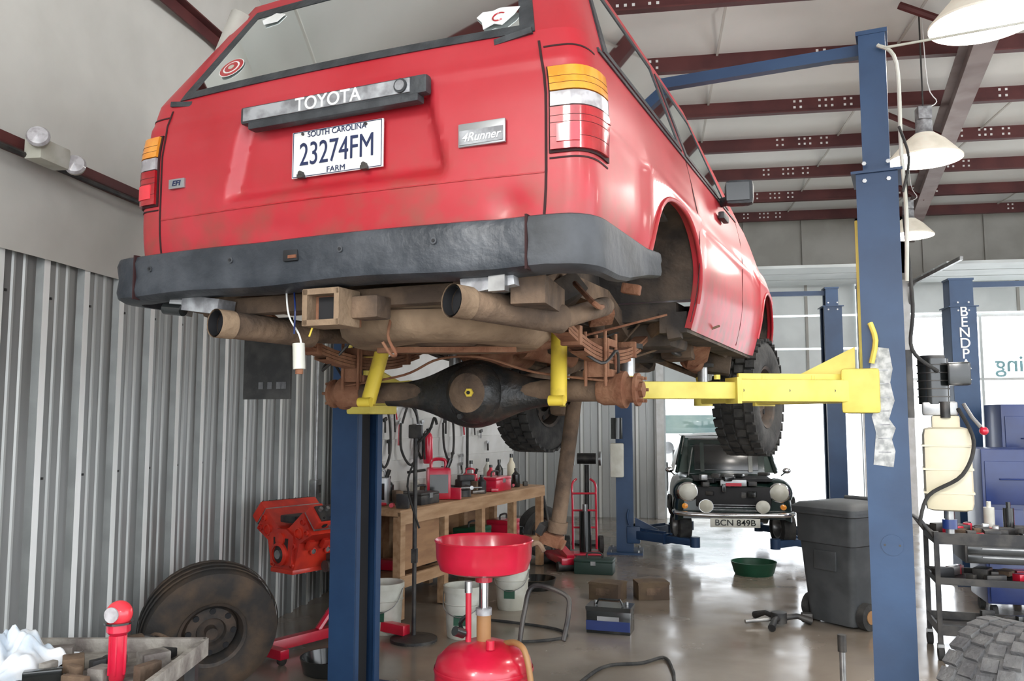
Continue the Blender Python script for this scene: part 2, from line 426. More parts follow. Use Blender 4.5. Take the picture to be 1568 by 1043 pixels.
def gm(i,j):
    if not(1<=i<=3): return red
    a,c=GS[j],GS[j+1]
    if a[0]=='rear' and c[0]=='rear' and -.62<min(a[1],c[1]) and max(a[1],c[1])<.645: return None
    if a[0]=='side' and c[0]=='side':
        lo_,hi_=min(a[1],c[1]),max(a[1],c[1])
        if (lo_>-.71 and hi_<.28) or (lo_>.42 and hi_<1.41): return None
    return red
rows=[[gpt(s,z) for s in GS] for z in zl]
V=b.grid(rows,gm)
last=rows[-1]
rows2=[[lerp(p,Vector((0,p.y*.6+.1,ZR+.06)),t)+Vector((0,0,.03*math.sin(t*math.pi))) for p in last] for t in (0,.1,.3,.6,1)]
b.grid(rows2,red)
b.box((0,.1,ZR-.03),(1.2,1.6,.02),liner)
b.grid([[(x*sideX(ztop(('side',y)))*(1-.05*sm((y-2.4)/.9)),y,ztop(('side',y))+.03*(1-x*x)) for x in [-1,-.7,-.3,0,.3,.7,1]] for y in (1.8,2.0,2.3,2.6,2.9,3.28)],red)
b.grid([[(-.78,1.84,ZB),(.78,1.84,ZB)],[(-.63,1.08,ZR),(.63,1.08,ZR)]],tglass)
b.box((0,3.27,2.28),(1.55,.05,.34),blkgloss,bev=.02); b.box((0,3.36,2.12),(1.6,.14,.14),bumpm,bev=.02)
# interior
b.box((0,-.2,2.45),(1.5,1.4,.1),seatm)
for sx in (-.4,.4): b.box((sx,.05,2.72),(.6,.16,.5),seatm,(-12,0,0),bev=.05); b.box((sx,.02,2.99),(.24,.1,.14),seatm,bev=.03)
for sx in (-.35,.35): b.box((sx,.75,2.72),(.5,.16,.5),seatm,(-12,0,0),bev=.05); b.box((sx,.72,3.01),(.24,.1,.16),seatm,bev=.03)
for sg in (-1,1): b.box((sg*.76,-.3,2.55),(.04,1.1,.3),seatm); b.tube([(sg*.62,-.75,3.13),(sg*.70,-.78,2.9),(sg*.76,-.82,2.7)],.04,liner)
def patch(ss,z0,z1,off,m,nz=6,bb=b,f=surf):
    rows=[[f(s,lerp(z0,z1,v/nz),off) for s in ss] for v in range(nz+1)]
    bb.grid(rows,m)
    for rw in (0,-1):
        z=z0 if rw==0 else z1
        bb.grid([[f(s,z,off) for s in ss],[f(s,z,0) for s in ss]],m,flip=(rw==-1))
    for s in (ss[0],ss[-1]):
        bb.grid([[f(s,lerp(z0,z1,v/nz),off),f(s,lerp(z0,z1,v/nz),0)] for v in range(nz+1)],m)
def rs(a,c,n=16): return [('rear',lerp(a,c,i/n)) for i in range(n+1)]
patch(rs(-.66,.68),2.712,2.744,.006,blackp,1,f=gpt); patch(rs(-.66,.68),3.08,3.12,.006,blackp,1,f=gpt)
patch(rs(-.66,-.615,2),2.742,3.082,.006,blackp,f=gpt); patch(rs(.635,.68,2),2.742,3.082,.006,blackp,f=gpt)
b.grid([[gpt(s,lerp(2.735,3.095,v/6),.004) for s in rs(-.63,.65)] for v in range(7)],tglass)
for k in range(10):   # heater lines / defroster tab bars
    z=2.78+.03*k; b.tube([gpt(s,z,.0) for s in rs(-.6,.62,8)],.0008,dsteel,n=4)
def syl(a,c,sg,n=8):
    l=[('side',lerp(a,c,i/n),sg) for i in range(n+1)]
    return l if sg>0 else l[::-1]
for sg in (-1,1):
    for (a,c) in ((-.72,.29),(.41,1.42)):
        patch(syl(a-.02,c+.02,sg),2.718,2.745,.006,blackp,1,f=gpt); patch(syl(a-.02,c+.02,sg),3.08,3.11,.006,blackp,1,f=gpt)
        patch(syl(a-.02,a+.03,sg,1),2.742,3.082,.006,blackp,2,f=gpt); patch(syl(c-.03,c+.02,sg,1),2.742,3.082,.006,blackp,2,f=gpt)
        b.grid([[gpt(s,lerp(2.735,3.095,v/3),.003) for s in syl(a,c,sg)] for v in range(4)],tglass)
    for yy in (.36,1.62): patch(syl(yy,yy+.008,sg,1),2.0,2.69,.002,dkgap)
    patch(syl(-.8,1.62,sg,20),2.69,2.706,.006,blackp,1)
    for yc in (0,2.62):
        ss=[('side',yc+.425*math.sin(a*math.pi/28),sg) for a in range(-14,15)]
        pts=[surf(s,max(zbot(s),1.99),.0) for s in ss]
        b.tube(pts,.010,red,n=8)
        inn=[Vector((sg*.42,p.y,p.z+.02)) for p in pts]
        b.grid([pts,[p+Vector((-sg*.03,0,.02)) for p in pts],inn],lambda i,j:(under if i else red))
    b.grid([[(sg*.42,-.45,1.99),(sg*.42,.45,1.99)],[(sg*.42,-.45,2.43),(sg*.42,.45,2.43)]],under)
for sg in (-1,1):
    ss=[('rear',.695*sg),('rear',.702*sg),('rear',.735*sg)]+[('cor',t/8,sg) for t in range(9)]+[('side',-.83,sg),('side',-.8,sg)]
    if sg<0: ss=ss[::-1]
    patch(ss,2.338,2.592,.006,dkgap,f=surf)
    patch(ss[1:-1],2.515,2.587,.016,orange); patch(ss[1:-1],2.47,2.511,.015,clearl); patch(ss[1:-1],2.345,2.466,.016,lensr)
    for z in (2.535,2.555,2.42,2.44,2.38): patch(ss[1:-1],z,z+.001,.0168,dkgap,1)
    c=[('rear',.72*sg),('rear',.75*sg)]+[('cor',t/8,sg) for t in range(1,3)]; c=c if sg>0 else c[::-1]
    patch(c,2.365,2.415,.02,lensr2)
    s2=[('rear',.682*sg),('rear',.689*sg)]; s2=s2 if sg>0 else s2[::-1]
    patch(s2,2.13,2.68,.002,dkgap,10)
    patch(ss[:],2.322,2.327,.002,dkgap,1)
    patch(ss[:-2] if sg>0 else ss[2:],2.655,2.66,.002,dkgap,1)
b.box((.62,-.985,2.705),(.12,.03,.018),blackp,(0,-8,0)); b.box((-.66,-.98,2.70),(.1,.03,.018),blackp,(0,8,0))
patch(rs(-.68,.68,30),2.132,2.140,.003,dkgap,1)
patch(rs(-.68,.68,40),2.285,2.289,.0025,lensr,1)
yy=-1.045
b.box((.02,yy,2.585),(.70,.035,.058),blackp,bev=.01)
b.box((.0,yy-.019,2.585),(.63,.006,.044),alu,bev=.002)
b.box((.02,yy+.005,2.55),(.64,.04,.028),blackp,bev=.006)
b.cyl((.285,yy-.02,2.585),(.285,yy-.028,2.585),.022,blackp); b.cyl((.285,yy-.028,2.585),(.285,yy-.031,2.585),.016,alu)
b.box((.02,-1.012,2.442),(.345,.006,.152),white,bev=.002)
for (c,d) in (((.02,-1.0165,2.515),(.335,.001,.002)),((.02,-1.0165,2.369),(.335,.001,.002)),((-.147,-1.0165,2.442),(.002,.001,.146)),((.187,-1.0165,2.442),(.002,.001,.146))): b.box(c,d,navy)
for sx in (-.11,.13):
    b.cyl((sx,-1.012,2.377),(sx,-1.03,2.377),.008,dsteel,n=8); b.cyl((sx,-1.012,2.508),(sx,-1.02,2.508),.005,dsteel,n=8)
    b.box((sx,-1.02,2.368),(.022,.02,.012),dsteel)
b.box((.535,rearY(.535,2.42)-.006,2.418),(.15,.012,.07),silver,bev=.003)
b.box((.535,rearY(.535,2.42)-.013,2.41),(.14,.003,.042),alu)
b.box((-.64,rearY(-.64,2.4)-.006,2.405),(.07,.01,.034),silver,bev=.002)
zc=2.82; xw=-.48
def rw(x,z): return rearY(x,z)-.010
stm=TR(xw,rw(xw,zc),zc,58,0,0)
b.lathe([(.05,0),(.05,.001)],white,stm,24);b.lathe([(.047,.001),(.047,.002)],lensr,stm,24);b.lathe([(.033,.002),(.033,.003)],white,stm,24);b.lathe([(.027,.003),(.027,.004)],lensr,stm,24);b.lathe([(.012,.004),(.012,.005)],bucketm,stm,12)
stm=TR(.55,rw(.55,2.79)-.002,2.79,58,0,0)
b.prism([(-.07,.02),(-.055,.045),(-.02,.04),(0,.05),(.03,.045),(.07,.035),(.06,.0),(.03,-.045),(0,-.03),(-.03,-.05),(-.045,-.01)],.002,white,stm)
b.tube([stm@Vector((.02*math.cos(R(a))+.01,.02*math.sin(R(a)),.003)) for a in range(50,320,20)],.003,lensr,n=5)
stm=TR(-.42,rw(-.42,3.05),3.05,58,0,0); b.prism([(-.05,0),(0,.03),(.05,.01),(.03,-.03),(-.03,-.03)],.002,white,stm)
for sg in (-1,1):
    b.box((sg*.93,1.10,2.72),(.14,.08,.13),blackp,(0,0,sg*12),bev=.03); b.tube([(sg*.8,1.2,2.70),(sg*.9,1.12,2.70)],.025,blackp)
    b.box((sg*.93,1.057,2.72),(.11,.01,.09),blkgloss,(0,0,sg*12))
b.box((.868,1.0,2.58),(.03,.14,.035),blackp,bev=.008)
b.done(parent=suv,ang=45)
b=B('rear_bumper')
bl=[('side',y,-1) for y in (-.42,-.5,-.6,-.7,-.8)]+[('cor',1-t/8,-1) for t in range(9)]+rs(-.72,.72,30)+[('cor',t/8,1) for t in range(9)]+[('side',y,1) for y in (-.8,-.7,-.6,-.5,-.42)]
pf=[(0,2.150),(.075,2.148),(.09,2.142),(.098,2.12),(.09,2.075),(.097,2.03),(.09,2.008),(.065,1.997),(0,1.995)]
def bp(s,o,z):
    if s[0]=='rear': w=1
    elif s[0]=='cor': w=lerp(1,.4,sm(s[1]))
    else:
        w=.4; t=sm((s[1]+.8)/.4); z=lerp(z,2.12+(z-2.0)*.25,t*.55) if z<2.1 else z
    q=surf(s,2.2,o*w)
    if s[0]=='rear': z+=.004*math.sin(q.x*9)*(1 if z<2.05 else .2)
    return Vector((q.x,q.y,z))
n=len(bl)
b.grid([[bp(s,o,z) for s in bl] for (o,z) in pf],lambda i,j:(bumpcap if j>n-17 else bumpm),flip=True)
b.grid([[bp(s,0,1.995) for s in bl],[bp(s,0,2.15) for s in bl]],bumpm)
for i,xx in enumerate((-.66,-.3,.12,.43)):
    yv=rearY(xx,2.2)-.094; b.cyl((xx,yv+.01,2.095),(xx,yv-.004,2.095),.010,bumpcap,n=12); b.cyl((xx,yv-.004,2.095),(xx,yv-.006,2.095),.005,blued,n=8)
yv=rearY(-.05,2.2)-.09
b.box((-.06,yv-.002,2.09),(.055,.016,.036),blued,bev=.006); b.box((-.05,yv-.008,2.085),(.03,.01,.01),rust)
for xx in (-.735,.705): b.box((xx,rearY(xx,2.2)-.08,2.073),(.006,.04,.15),dkgap)
b.done(parent=suv,ang=35)
text('lettering','TOYOTA',.060,(.02,-1.068,2.583),(90,0,0),white,suv,.0008,1.0,.012)
text('plate_number','23274FM',.106,(.02,-1.017,2.437),(90,0,0),navy,suv,.0008,.72,0)
text('plate_state','SOUTH CAROLINA',.026,(.02,-1.017,2.503),(90,0,0),navy,suv,.0006,1,.0)
text('plate_class','FARM',.026,(.02,-1.017,2.380),(90,0,0),navy,suv,.0006,1.1,.0)
text('badge_text','4Runner',.036,(.535,rearY(.535,2.42)-.016,2.408),(90,0,0),white,suv,.0008,.98,.01,.3)
text('badge_letters','EFI',.026,(-.64,rearY(-.64,2.4)-.012,2.405),(90,0,0),navy,suv,.0008,1.2,.01,.2)
# underbody
b=B('underbody')
b.box((0,-.72,2.13),(1.5,.5,.03),under); b.box((0,1.3,2.1),(.82,3.6,.05),under); b.box((0,1.3,2.06),(1.5,1.7,.08),under)
b.box((0,2.9,2.2),(.9,.7,.3),under)
for sg in (-1,1):
    pts=[(-1.0,2.03),(-.55,2.03),(-.25,2.1),(.25,2.1),(.6,1.98),(3.1,1.98)]
    for i in range(len(pts)-1):
        y0,z0=pts[i];y1,z1=pts[i+1]
        b.tube([(sg*.47,y0,z0),(sg*.47,y1,z1)],.055,mud,n=4)
    b.box((sg*.74,1.31,2.01),(.12,1.75,.09),under)
    for k,(ln) in enumerate((.72,.6,.46,.3)):
        rows=[]
        for i in range(13):
            t=-1+2*i/12; y=t*ln; z=1.86-k*.014+.16*(t*ln/.72)**2
            rows.append(((sg*.56,y,z)))
        g=[]
        for p in rows: g.append([Vector(p)+Vector((dx,0,dz)) for dx,dz in ((-.03,-.006),(.03,-.006),(.03,.006),(-.03,.006))])
        b.grid(g,rust,cv=True)
    for y in (-.35,.35): b.box((sg*.56,y,1.89),(.075,.03,.07),rust,bev=.004)
    b.cyl((sg*.52,-.72,2.03),(sg*.6,-.72,2.03),.03,rust); b.cyl((sg*.52,.72,2.03),(sg*.6,.72,2.03),.03,rust)
    b.box((sg*.52,-.75,2.04),(.015,.05,.15),rust,(12,0,0)); b.box((sg*.6,-.75,2.04),(.015,.05,.15),rust,(12,0,0))
    b.box((sg*.56,0,1.77),(.12,.13,.03),rust,bev=.006); b.box((sg*.56,0,1.89),(.09,.12,.03),rust,bev=.006)
    b.box((sg*.56,-.07,1.83),(.1,.012,.15),rust,bev=.003)
    for dx in (-.04,.04):
        for dy in (-.085,.05): b.cyl((sg*.56+dx,dy,1.72),(sg*.56+dx,dy,1.93),.007,rust,n=8)
    b.cyl((sg*.43,-.14,1.66),(sg*.40,-.05,1.95),.032,yelsh); b.cyl((sg*.40,-.05,1.93),(sg*.385,.0,2.1),.04,yelsh,n=14)
    b.cyl((sg*.40,-.16,1.665),(sg*.46,-.16,1.665),.02,yelsh)
    X=Matrix.Translation((sg*.565,0,1.708))@Euler((0,R(90*sg),0)).to_matrix().to_4x4()
    b.lathe([(.05,-.02),(.06,0),(.06,.05),(.072,.07),(.072,.09),(.05,.10),(.05,.125),(.064,.13),(.064,.142),(.03,.145),(.03,.16)],rust,X,20)
    for i in range(6):
        a=i*math.pi/3; b.cyl((sg*.707,.05*math.cos(a),1.708+.05*math.sin(a)),(sg*.73,.05*math.cos(a),1.708+.05*math.sin(a)),.007,rust,n=6)
    b.tube([(sg*.63,-.02,1.76),(sg*.65,-.1,1.85),(sg*.62,-.2,1.8),(sg*.5,-.2,1.9),(sg*.45,-.1,2.05)],.006,dsteel,sub=5,n=6)
    wx=.73 if sg>0 else -.80
    tire(b,TR(wx,2.62,1.735,0,0,-8),.385,.27,rubber,rimd,True,.2)
    b.box((sg*.52,2.62,1.83),(.3,.12,.05),under,(0,sg*-12,0),bev=.01); b.box((sg*.5,2.62,2.02),(.25,.1,.04),under,(0,sg*12,0))
    b.cyl((sg*.58,2.62,1.72),(sg*.58,2.62,2.0),.05,mud)
    b.box((sg*.6,2.62,1.735),(.1,.26,.24),mud,bev=.04)
    b.cyl((sg*.45,2.5,1.78),(sg*.4,2.4,2.1),.03,yelsh)
    # torsion bars, hoses forward
    b.tube([(sg*.4,1.3,1.93),(sg*.42,2.4,1.88)],.02,mud)
    b.tube([(sg*.66,.7,1.96),(sg*.62,.95,1.92),(sg*.6,1.5,1.93),(sg*.55,2.2,1.95)],.012,dsteel,sub=4)
b.box((.6,.75,1.98),(.2,.35,.13),under,bev=.03); b.box((.58,1.25,1.95),(.16,.3,.1),mud,(0,0,6),bev=.02); b.cyl((.56,1.6,1.93),(.5,2.1,1.93),.06,rust)
b.box((.6,2.1,1.93),(.2,.3,.12),under,(0,8,10),bev=.02); b.box((.62,2.25,1.78),(.22,.1,.1),mud,(0,0,15),bev=.02)
b.cyl((-.58,0,1.708),(.58,0,1.708),.045,mud,n=16)
rows=[]
for i in range(25):
    x=-.42+.84*i/24; r=.048+.095*math.exp(-(x/.2)**2)
    rows.append([(x,-r*.62*math.cos(2*math.pi*j/20),1.70+r*math.sin(2*math.pi*j/20)) for j in range(20)])
b.grid(rows,axlem,cv=True)
DM=Matrix.Translation((.03,-.02,1.70))@Euler((R(90),0,0)).to_matrix().to_4x4()
b.lathe([(.125,0),(.125,.04),(.12,.055),(.105,.085),(.08,.105),(.05,.118),(.02,.122),(0,.122)],[axlem,axlem,axlem,axlem,mud,mud,mud],DM,28,caps=False)
for i in range(10):
    a=i*math.pi/5; b.cyl((.03+.115*math.cos(a),-.06,1.70+.115*math.sin(a)),(.03+.115*math.cos(a),-.075,1.70+.115*math.sin(a)),.007,dsteel,n=6)
b.cyl((.05,-.138,1.70),(.05,-.15,1.70),.018,yelsh,n=6); b.cyl((.05,-.15,1.70),(.05,-.154,1.70),.008,blued,n=6)
b.cyl((0,-.11,1.61),(0,-.13,1.605),.012,dsteel,n=6)
b.lathe([(.12,0),(.09,.12),(.05,.25),(.06,.27),(.06,.3)],rust,Matrix.Translation((0,.02,1.72))@Euler((R(-90),0,0)).to_matrix().to_4x4(),20)
b.tube([(-.6,-.06,1.74),(-.3,-.07,1.78),(-.1,-.12,1.84),(.1,-.12,1.84),(.3,-.07,1.78),(.6,-.06,1.74)],.005,rust,sub=6,n=6)
b.tube([(0,.3,1.72),(.05,1.3,1.92)],.04,mud,n=14)
b.box((.02,1.95,2.0),(.3,.9,.2),mud,bev=.05); b.box((.05,1.5,1.95),(.35,.08,.06),under)
b.box((-.3,-.0,2.1),(.2,.2,.1),under)
b.box((.28,1.0,2.0),(.4,.8,.2),under,bev=.03)
b.lathe([(.12,.0),(.2,-.012),(.33,-.012),(.37,.02),(.385,.08),(.37,.14),(.3,.16),(0,.16)],sand,TR(.14,-.5,1.862),48)
b.lathe([(.375,.075),(.392,.08),(.375,.085)],mud,TR(.14,-.5,1.862),48,caps=False)
b.lathe([(0,-.006),(.1,-.005),(.12,.005),(.2,-.01)],mud,TR(.14,-.5,1.86),24,caps=False)
b.box((.14,-.5,1.842),(.5,.03,.02),rust,(0,0,20))
b.tube([(.14,-.86,1.94),(.14,-.89,1.86),(.17,-.89,1.8),(.14,-.87,1.8),(.12,-.89,1.84)],.005,rust,sub=4)
b.box((.0,-.92,1.975),(1.15,.06,.06),mud,bev=.012)
for (c,d) in (((.03,-1.04,1.925+.055),(.13,.11,.018)),((.03,-1.04,1.885),(.13,.11,.018)),((-.028,-1.04,1.932),(.018,.11,.11)),((.088,-1.04,1.932),(.018,.11,.11))): b.box(c,d,sand)
b.box((.03,-1.0,1.932),(.1,.1,.1),rust) ; b.box((.03,-1.052,1.932),(.07,.006,.07),blued)
b.box((.14,-.99,1.935),(.1,.08,.07),mud,bev=.01)
b.box((-.55,-.93,2.0),(.14,.1,.07),mud,(0,0,10)); b.box((-.5,-1.0,1.975),(.16,.08,.05),alu,(0,8,0))
b.box((.56,-1.0,1.98),(.16,.1,.045),alu,(0,-8,4)); b.box((.6,-1.05,1.975),(.05,.03,.05),steel); b.box((.64,-.85,1.96),(.1,.3,.08),mud,(0,0,10))
b.box((-.62,-1.0,1.975),(.06,.06,.05),steel,(0,10,20)); b.cyl((-.66,-1.03,1.97),(-.58,-1.03,1.96),.02,blkgloss)
def tip(p0,p1,r):
    b.cyl(p0,p1,r,mud,n=22,caps=False); p0=Vector(p0);p1=Vector(p1);d=(p1-p0).normalized()
    b.cyl(p0-d*.002,p0+d*.06,r+.002,sand,n=22,caps=False)
    b.cyl(p0-d*.001,p0+d*.03,r-.004,blued,n=22,caps=False); b.cyl(p0+d*.035,p0+d*.04,r-.001,blued,n=22)
tip((.48,-1.10,1.925),(.66,-.72,1.905),.046); b.tube([(.66,-.72,1.905),(.7,-.4,1.98),(.5,.1,2.03),(.3,.8,1.95)],.032,mud,sub=5,n=12)
tip((-.40,-1.07,1.905),(-.3,-.7,1.895),.045); b.tube([(-.3,-.7,1.895),(-.26,-.4,1.92),(-.2,0,2.0),(-.1,.7,1.93)],.03,mud,sub=5,n=12)
b.cyl((-.15,.25,1.93),(-.1,.75,1.92),.08,rust,n=20); b.cyl((.0,.5,1.93),(.12,.85,1.9),.05,rust,n=16)
b.tube([(-.25,-.25,1.9),(-.1,.0,1.93),(.1,.1,1.9),(.25,.3,1.94)],.035,rust,sub=5,n=12)
for yy,zz in ((-.6,2.07),(.35,2.05),(1.1,1.98),(2.1,1.98)): b.box((0,yy,zz),(.94,.09,.06),mud,bev=.01)
b.tube([(-.15,-1.03,2.0),(-.13,-1.04,1.92),(-.09,-1.04,1.86),(-.08,-1.04,1.83)],.003,white,sub=4,n=6)
b.tube([(-.12,-1.03,2.0),(-.09,-1.06,1.93),(-.1,-1.05,1.86)],.003,blueb,sub=4,n=6)
b.tube([(-.06,-1.03,2.01),(-.02,-1.03,1.96),(-.05,-1.04,1.85)],.003,yelsh,sub=4,n=6)
b.cyl((-.085,-1.04,1.75),(-.09,-1.04,1.83),.019,bucketm,n=12); b.cyl((-.085,-1.04,1.735),(-.085,-1.04,1.75),.012,rust,n=10); b.cyl((-.01,-1.03,1.955),(-.01,-1.03,1.98),.01,teal,n=8)
for i in range(75):
    x=random.uniform(-.7,.78);y=random.uniform(-.35,2.3);z=random.uniform(1.95,2.08)
    b.box((x,y,z),(random.uniform(.03,.16),random.uniform(.03,.2),random.uniform(.03,.09)),random.choice([under,under,rust,under,mud]),(random.uniform(-30,30),random.uniform(-30,30),random.uniform(0,90)),bev=.006)
for i in range(14):
    x=random.uniform(-.6,.7);y=random.uniform(-.6,.8)
    b.tube([(x,y,2.05),(x+random.uniform(-.2,.2),y+random.uniform(-.2,.3),random.uniform(1.86,1.98)),(x+random.uniform(-.3,.3),y+.4,2.04)],random.uniform(.004,.01),random.choice([dsteel,rust,mud]),sub=5,n=6)
b.box((-.73,-.42,1.84),(.24,.012,.33),rubber,bev=.003)
for sx in (-.045,0,.045,.07): b.box((-.71+sx,-.429,1.73),(.022,.003,.028),rubberd)
b.tube([(-.02,1.35,1.86),(-.06,1.32,1.5),(-.12,1.29,1.02)],.042,mud,n=16); b.cyl((-.12,1.29,1.03),(-.13,1.29,.97),.055,mud)
b.box((-.16,1.29,.93),(.12,.09,.07),rust,(0,15,0),bev=.015); b.cyl((-.23,1.29,.97),(-.09,1.29,.9),.03,rust); b.box((-.2,1.27,.99),(.04,.1,.06),dsteel,(0,30,0))
b.done(parent=suv,ang=40)
# ------------------------------------------------------------ lifts
def lift(name,loc,rz,half,zmain,ztop,ztop_w,wp=.175,dp=.25,arms=True,armz=1.72,am=None,carr=True):
    am=am or yellow
    par=empty(name,loc,rz)
    b=B('columns')
    for sg in (-1,1):
        x=sg*half
        for (w,z0,z1,dd) in ((wp,0,zmain,dp),(ztop_w,zmain,ztop,dp*.7)):
            zc=(z0+z1)/2;h=z1-z0
            b.box((x,-dd/2,zc),(w,.012,h),blue); b.box((x,dd/2,zc),(w,.012,h),blue)
            b.box((x+sg*(w/2-.006),0,zc),(.012,dd,h),blue)
            b.box((x-sg*(w/2-.006),-dd/2+.022,zc),(.012,.044,h),blue); b.box((x-sg*(w/2-.006),dd/2-.022,zc),(.012,.044,h),blue)
            b.box((x,0,zc),(w*.5,dd*.5,h*.98),blued)
        b.box((x,0,.012),(.42,.5,.024),blue); b.box((x,0,zmain),(wp+.04,dp+.04,.012),blue)
        for a in (-1,1):
            for c in (-1,1): b.cyl((x+a*.16,c*.2,.02),(x+a*.16,c*.2,.05),.014,steel,n=6)
            b.cyl((x+a*.05,-dp/2-.005,zmain+.04),(x+a*.05,-dp/2-.012,zmain+.04),.01,steel,n=6)
            b.cyl((x+a*.05,-dp/2-.005,zmain-.04),(x+a*.05,-dp/2-.012,zmain-.04),.01,steel,n=6)
        b.box((x,0,ztop),(ztop_w+.02,dp*.7+.02,.02),blue)
        if carr: b.box((x-sg*(wp/2-.01),0,armz+.36),(.05,dp*.6,.85),am,bev=.005)
    b.box((0,0,ztop-.05),(2*half,.05,.055),blue)
    b.done(parent=par)
    if arms:
        b=B('arms')
        for sg in (-1,1):
            for fy,px_ in ((-.65,.43),(.85,.43)):
                s0=Vector((sg*(half-.12),.06 if fy>0 else -.06,armz)); e=Vector((sg*px_,fy,armz))
                d=e-s0; L_=d.length; an=math.degrees(math.atan2(d.y,d.x))
                mid=s0+d*.28; b.box(mid,(L_*.56,.12,.1),am,(0,0,an),bev=.01)
                b.box(s0+d*.28+Vector((0,0,.062)),(L_*.5,.02,.03),am,(0,0,an))
                mid=s0+d*.74; b.box(mid,(L_*.46,.09,.075),am,(0,0,an),bev=.008)
                b.box(s0+d*.55,(.02,.135,.115),am,(0,0,an))
                for q in (.2,.42,.62): b.cyl(s0+d*q+Vector((0,0,.05)),s0+d*q+Vector((0,0,.07)),.014,am,n=8)
                for q in (.1,.3,.5): b.cyl(s0+d*q+Vector((0,-.06,0)),s0+d*q+Vector((0,-.068,0)),.01,dsteel,n=8)
                b.cyl(e+Vector((0,0,-.05)),e+Vector((0,0,.06)),.055,am,n=20)
                if armz>1: b.cyl(e+Vector((0,0,.06)),e+Vector((0,0,.18)),.03,steel); b.cyl(e+Vector((0,0,.18)),e+Vector((0,0,.2)),.065,rubber,n=20)
                b.cyl(s0+Vector((0,0,-.09)),s0+Vector((0,0,.1)),.06,am,n=20)
            b.box((sg*(half-.1),0,armz),(.16,.3,.2),am,bev=.015)
            b.prism([(0,0),(.28,0),(0,.14)],.02,am,TR(sg*(half-.12),-.08,armz+.06,90,0,0)@Matrix.Diagonal((-sg,1,1,1)))
            b.tube([(sg*(half-.05),-.15,armz+.3),(sg*(half-.03),-.16,armz+.22),(sg*(half-.05),-.16,armz+.12)],.012,am,sub=3)
        b.done(parent=par)
    return par
lf=lift('two_post_lift',(-.3455,4.4835,0),-15.5,1.445,2.71,3.38,.115)
b=B('power_unit')
x=1.445+.235
b.box((1.445+.1,-.02,1.75),(.03,.14,.3),dsteel)
b.cyl((x-.04,-.02,1.66),(x-.04,-.02,1.86),.062,blkgloss,n=24); b.cyl((x-.04,-.02,1.86),(x-.04,-.02,1.875),.05,dsteel,n=20)
for i in range(5): b.cyl((x-.04,-.02,1.69+.035*i),(x-.04,-.02,1.695+.035*i),.066,dsteel,n=24)
b.box((x+.06,-.04,1.79),(.09,.12,.1),blkgloss,bev=.01); b.box((x-.02,-.02,1.64),(.14,.12,.06),steel,bev=.01)
b.cyl((x-.0,-.08,1.6),(x-.0,-.08,1.67),.02,dsteel)
b.box((x,-.02,1.38),(.19,.19,.36),reserv,bev=.035); b.box((x,-.02,1.58),(.11,.12,.06),reserv,bev=.01)
for i in range(3): b.box((x,-.02,1.28+.1*i),(.196,.196,.008),reserv)
b.tube([(x+.07,-.1,1.66),(x+.1,-.12,1.6),(x+.13,-.13,1.56)],.008,steel); b.sph((x+.14,-.13,1.545),.018,toolred)
b.cyl((x+.0,-.02,1.2),(x,-.02,1.1),.018,steel); b.cyl((x+.0,-.02,1.16),(x,-.02,1.12),.03,blueb)
b.tube([(x+.05,-.08,1.64),(x+.1,-.14,1.5),(x+.05,-.16,1.36),(x-.08,-.15,1.27),(x-.12,-.14,1.15)],.008,rubber,sub=6)
b.tube([(1.55,-.12,2.5),(1.57,-.12,2.1),(1.56,-.12,1.9),(1.66,-.1,1.8)],.008,rubber,sub=6)
b.tube([(1.47,-.12,3.3),(1.545,-.13,3.2),(1.55,-.13,2.8),(1.56,-.13,2.5),(1.55,-.13,2.2)],.009,bucketm,sub=6)
b.tube([(1.50,-.13,3.28),(1.65,-.13,3.28),(2.6,-.1,3.31),(3.5,-.1,3.34)],.006,bucketm,sub=3)
b.tube([(1.545,-.14,2.9),(1.58,-.14,2.75),(1.55,-.14,2.6)],.006,rubber,sub=4)
b.prism([(-.05,-.26),(.03,-.27),(.04,-.2),(.028,-.15),(.045,-.1),(.02,-.06),(.032,-.02),(.045,.02),(.03,.1),(.042,.16),(.03,.25),(-.03,.26),(-.045,.2),(-.055,.1),(-.04,.05),(-.03,.0),(-.05,-.05),(-.035,-.12)],.003,paper,TR(1.437,-.132,1.655,90,0,0))
for i in range(7): b.box((1.435,-.1365,1.45+i*.06),(.05,.001,.004),alu)
b.cyl((1.45,-.131,1.05),(1.45,-.136,1.05),.045,blue,n=24)
for a in (-.03,.03): b.cyl((1.45+a,-.136,1.05),(1.45+a,-.138,1.05),.005,dsteel,n=6)
b.done(parent=lf)
l2=lift('two_post_lift',(.87,10.45,0),0,1.22,2.9,3.12,.14,wp=.2,arms=True,armz=.22,am=blue,carr=False)
b=B('power_unit'); b.cyl((-1.3,-.22,1.35),(-1.3,-.22,1.6),.07,blkgloss); b.box((-1.3,-.22,1.1),(.16,.12,.4),bucketm,bev=.02); b.done(parent=l2)
l3=lift('two_post_lift',(4.55,9.1,0),0,1.5,2.7,2.98,.22,wp=.24,arms=False,armz=1.2,carr=False)
tt=text('lettering','B\nE\nN\nD\nP\nA\nK',.14,(-1.5,-.135,2.33),(90,0,0),white,l3,.002); tt.data.space_line=.75
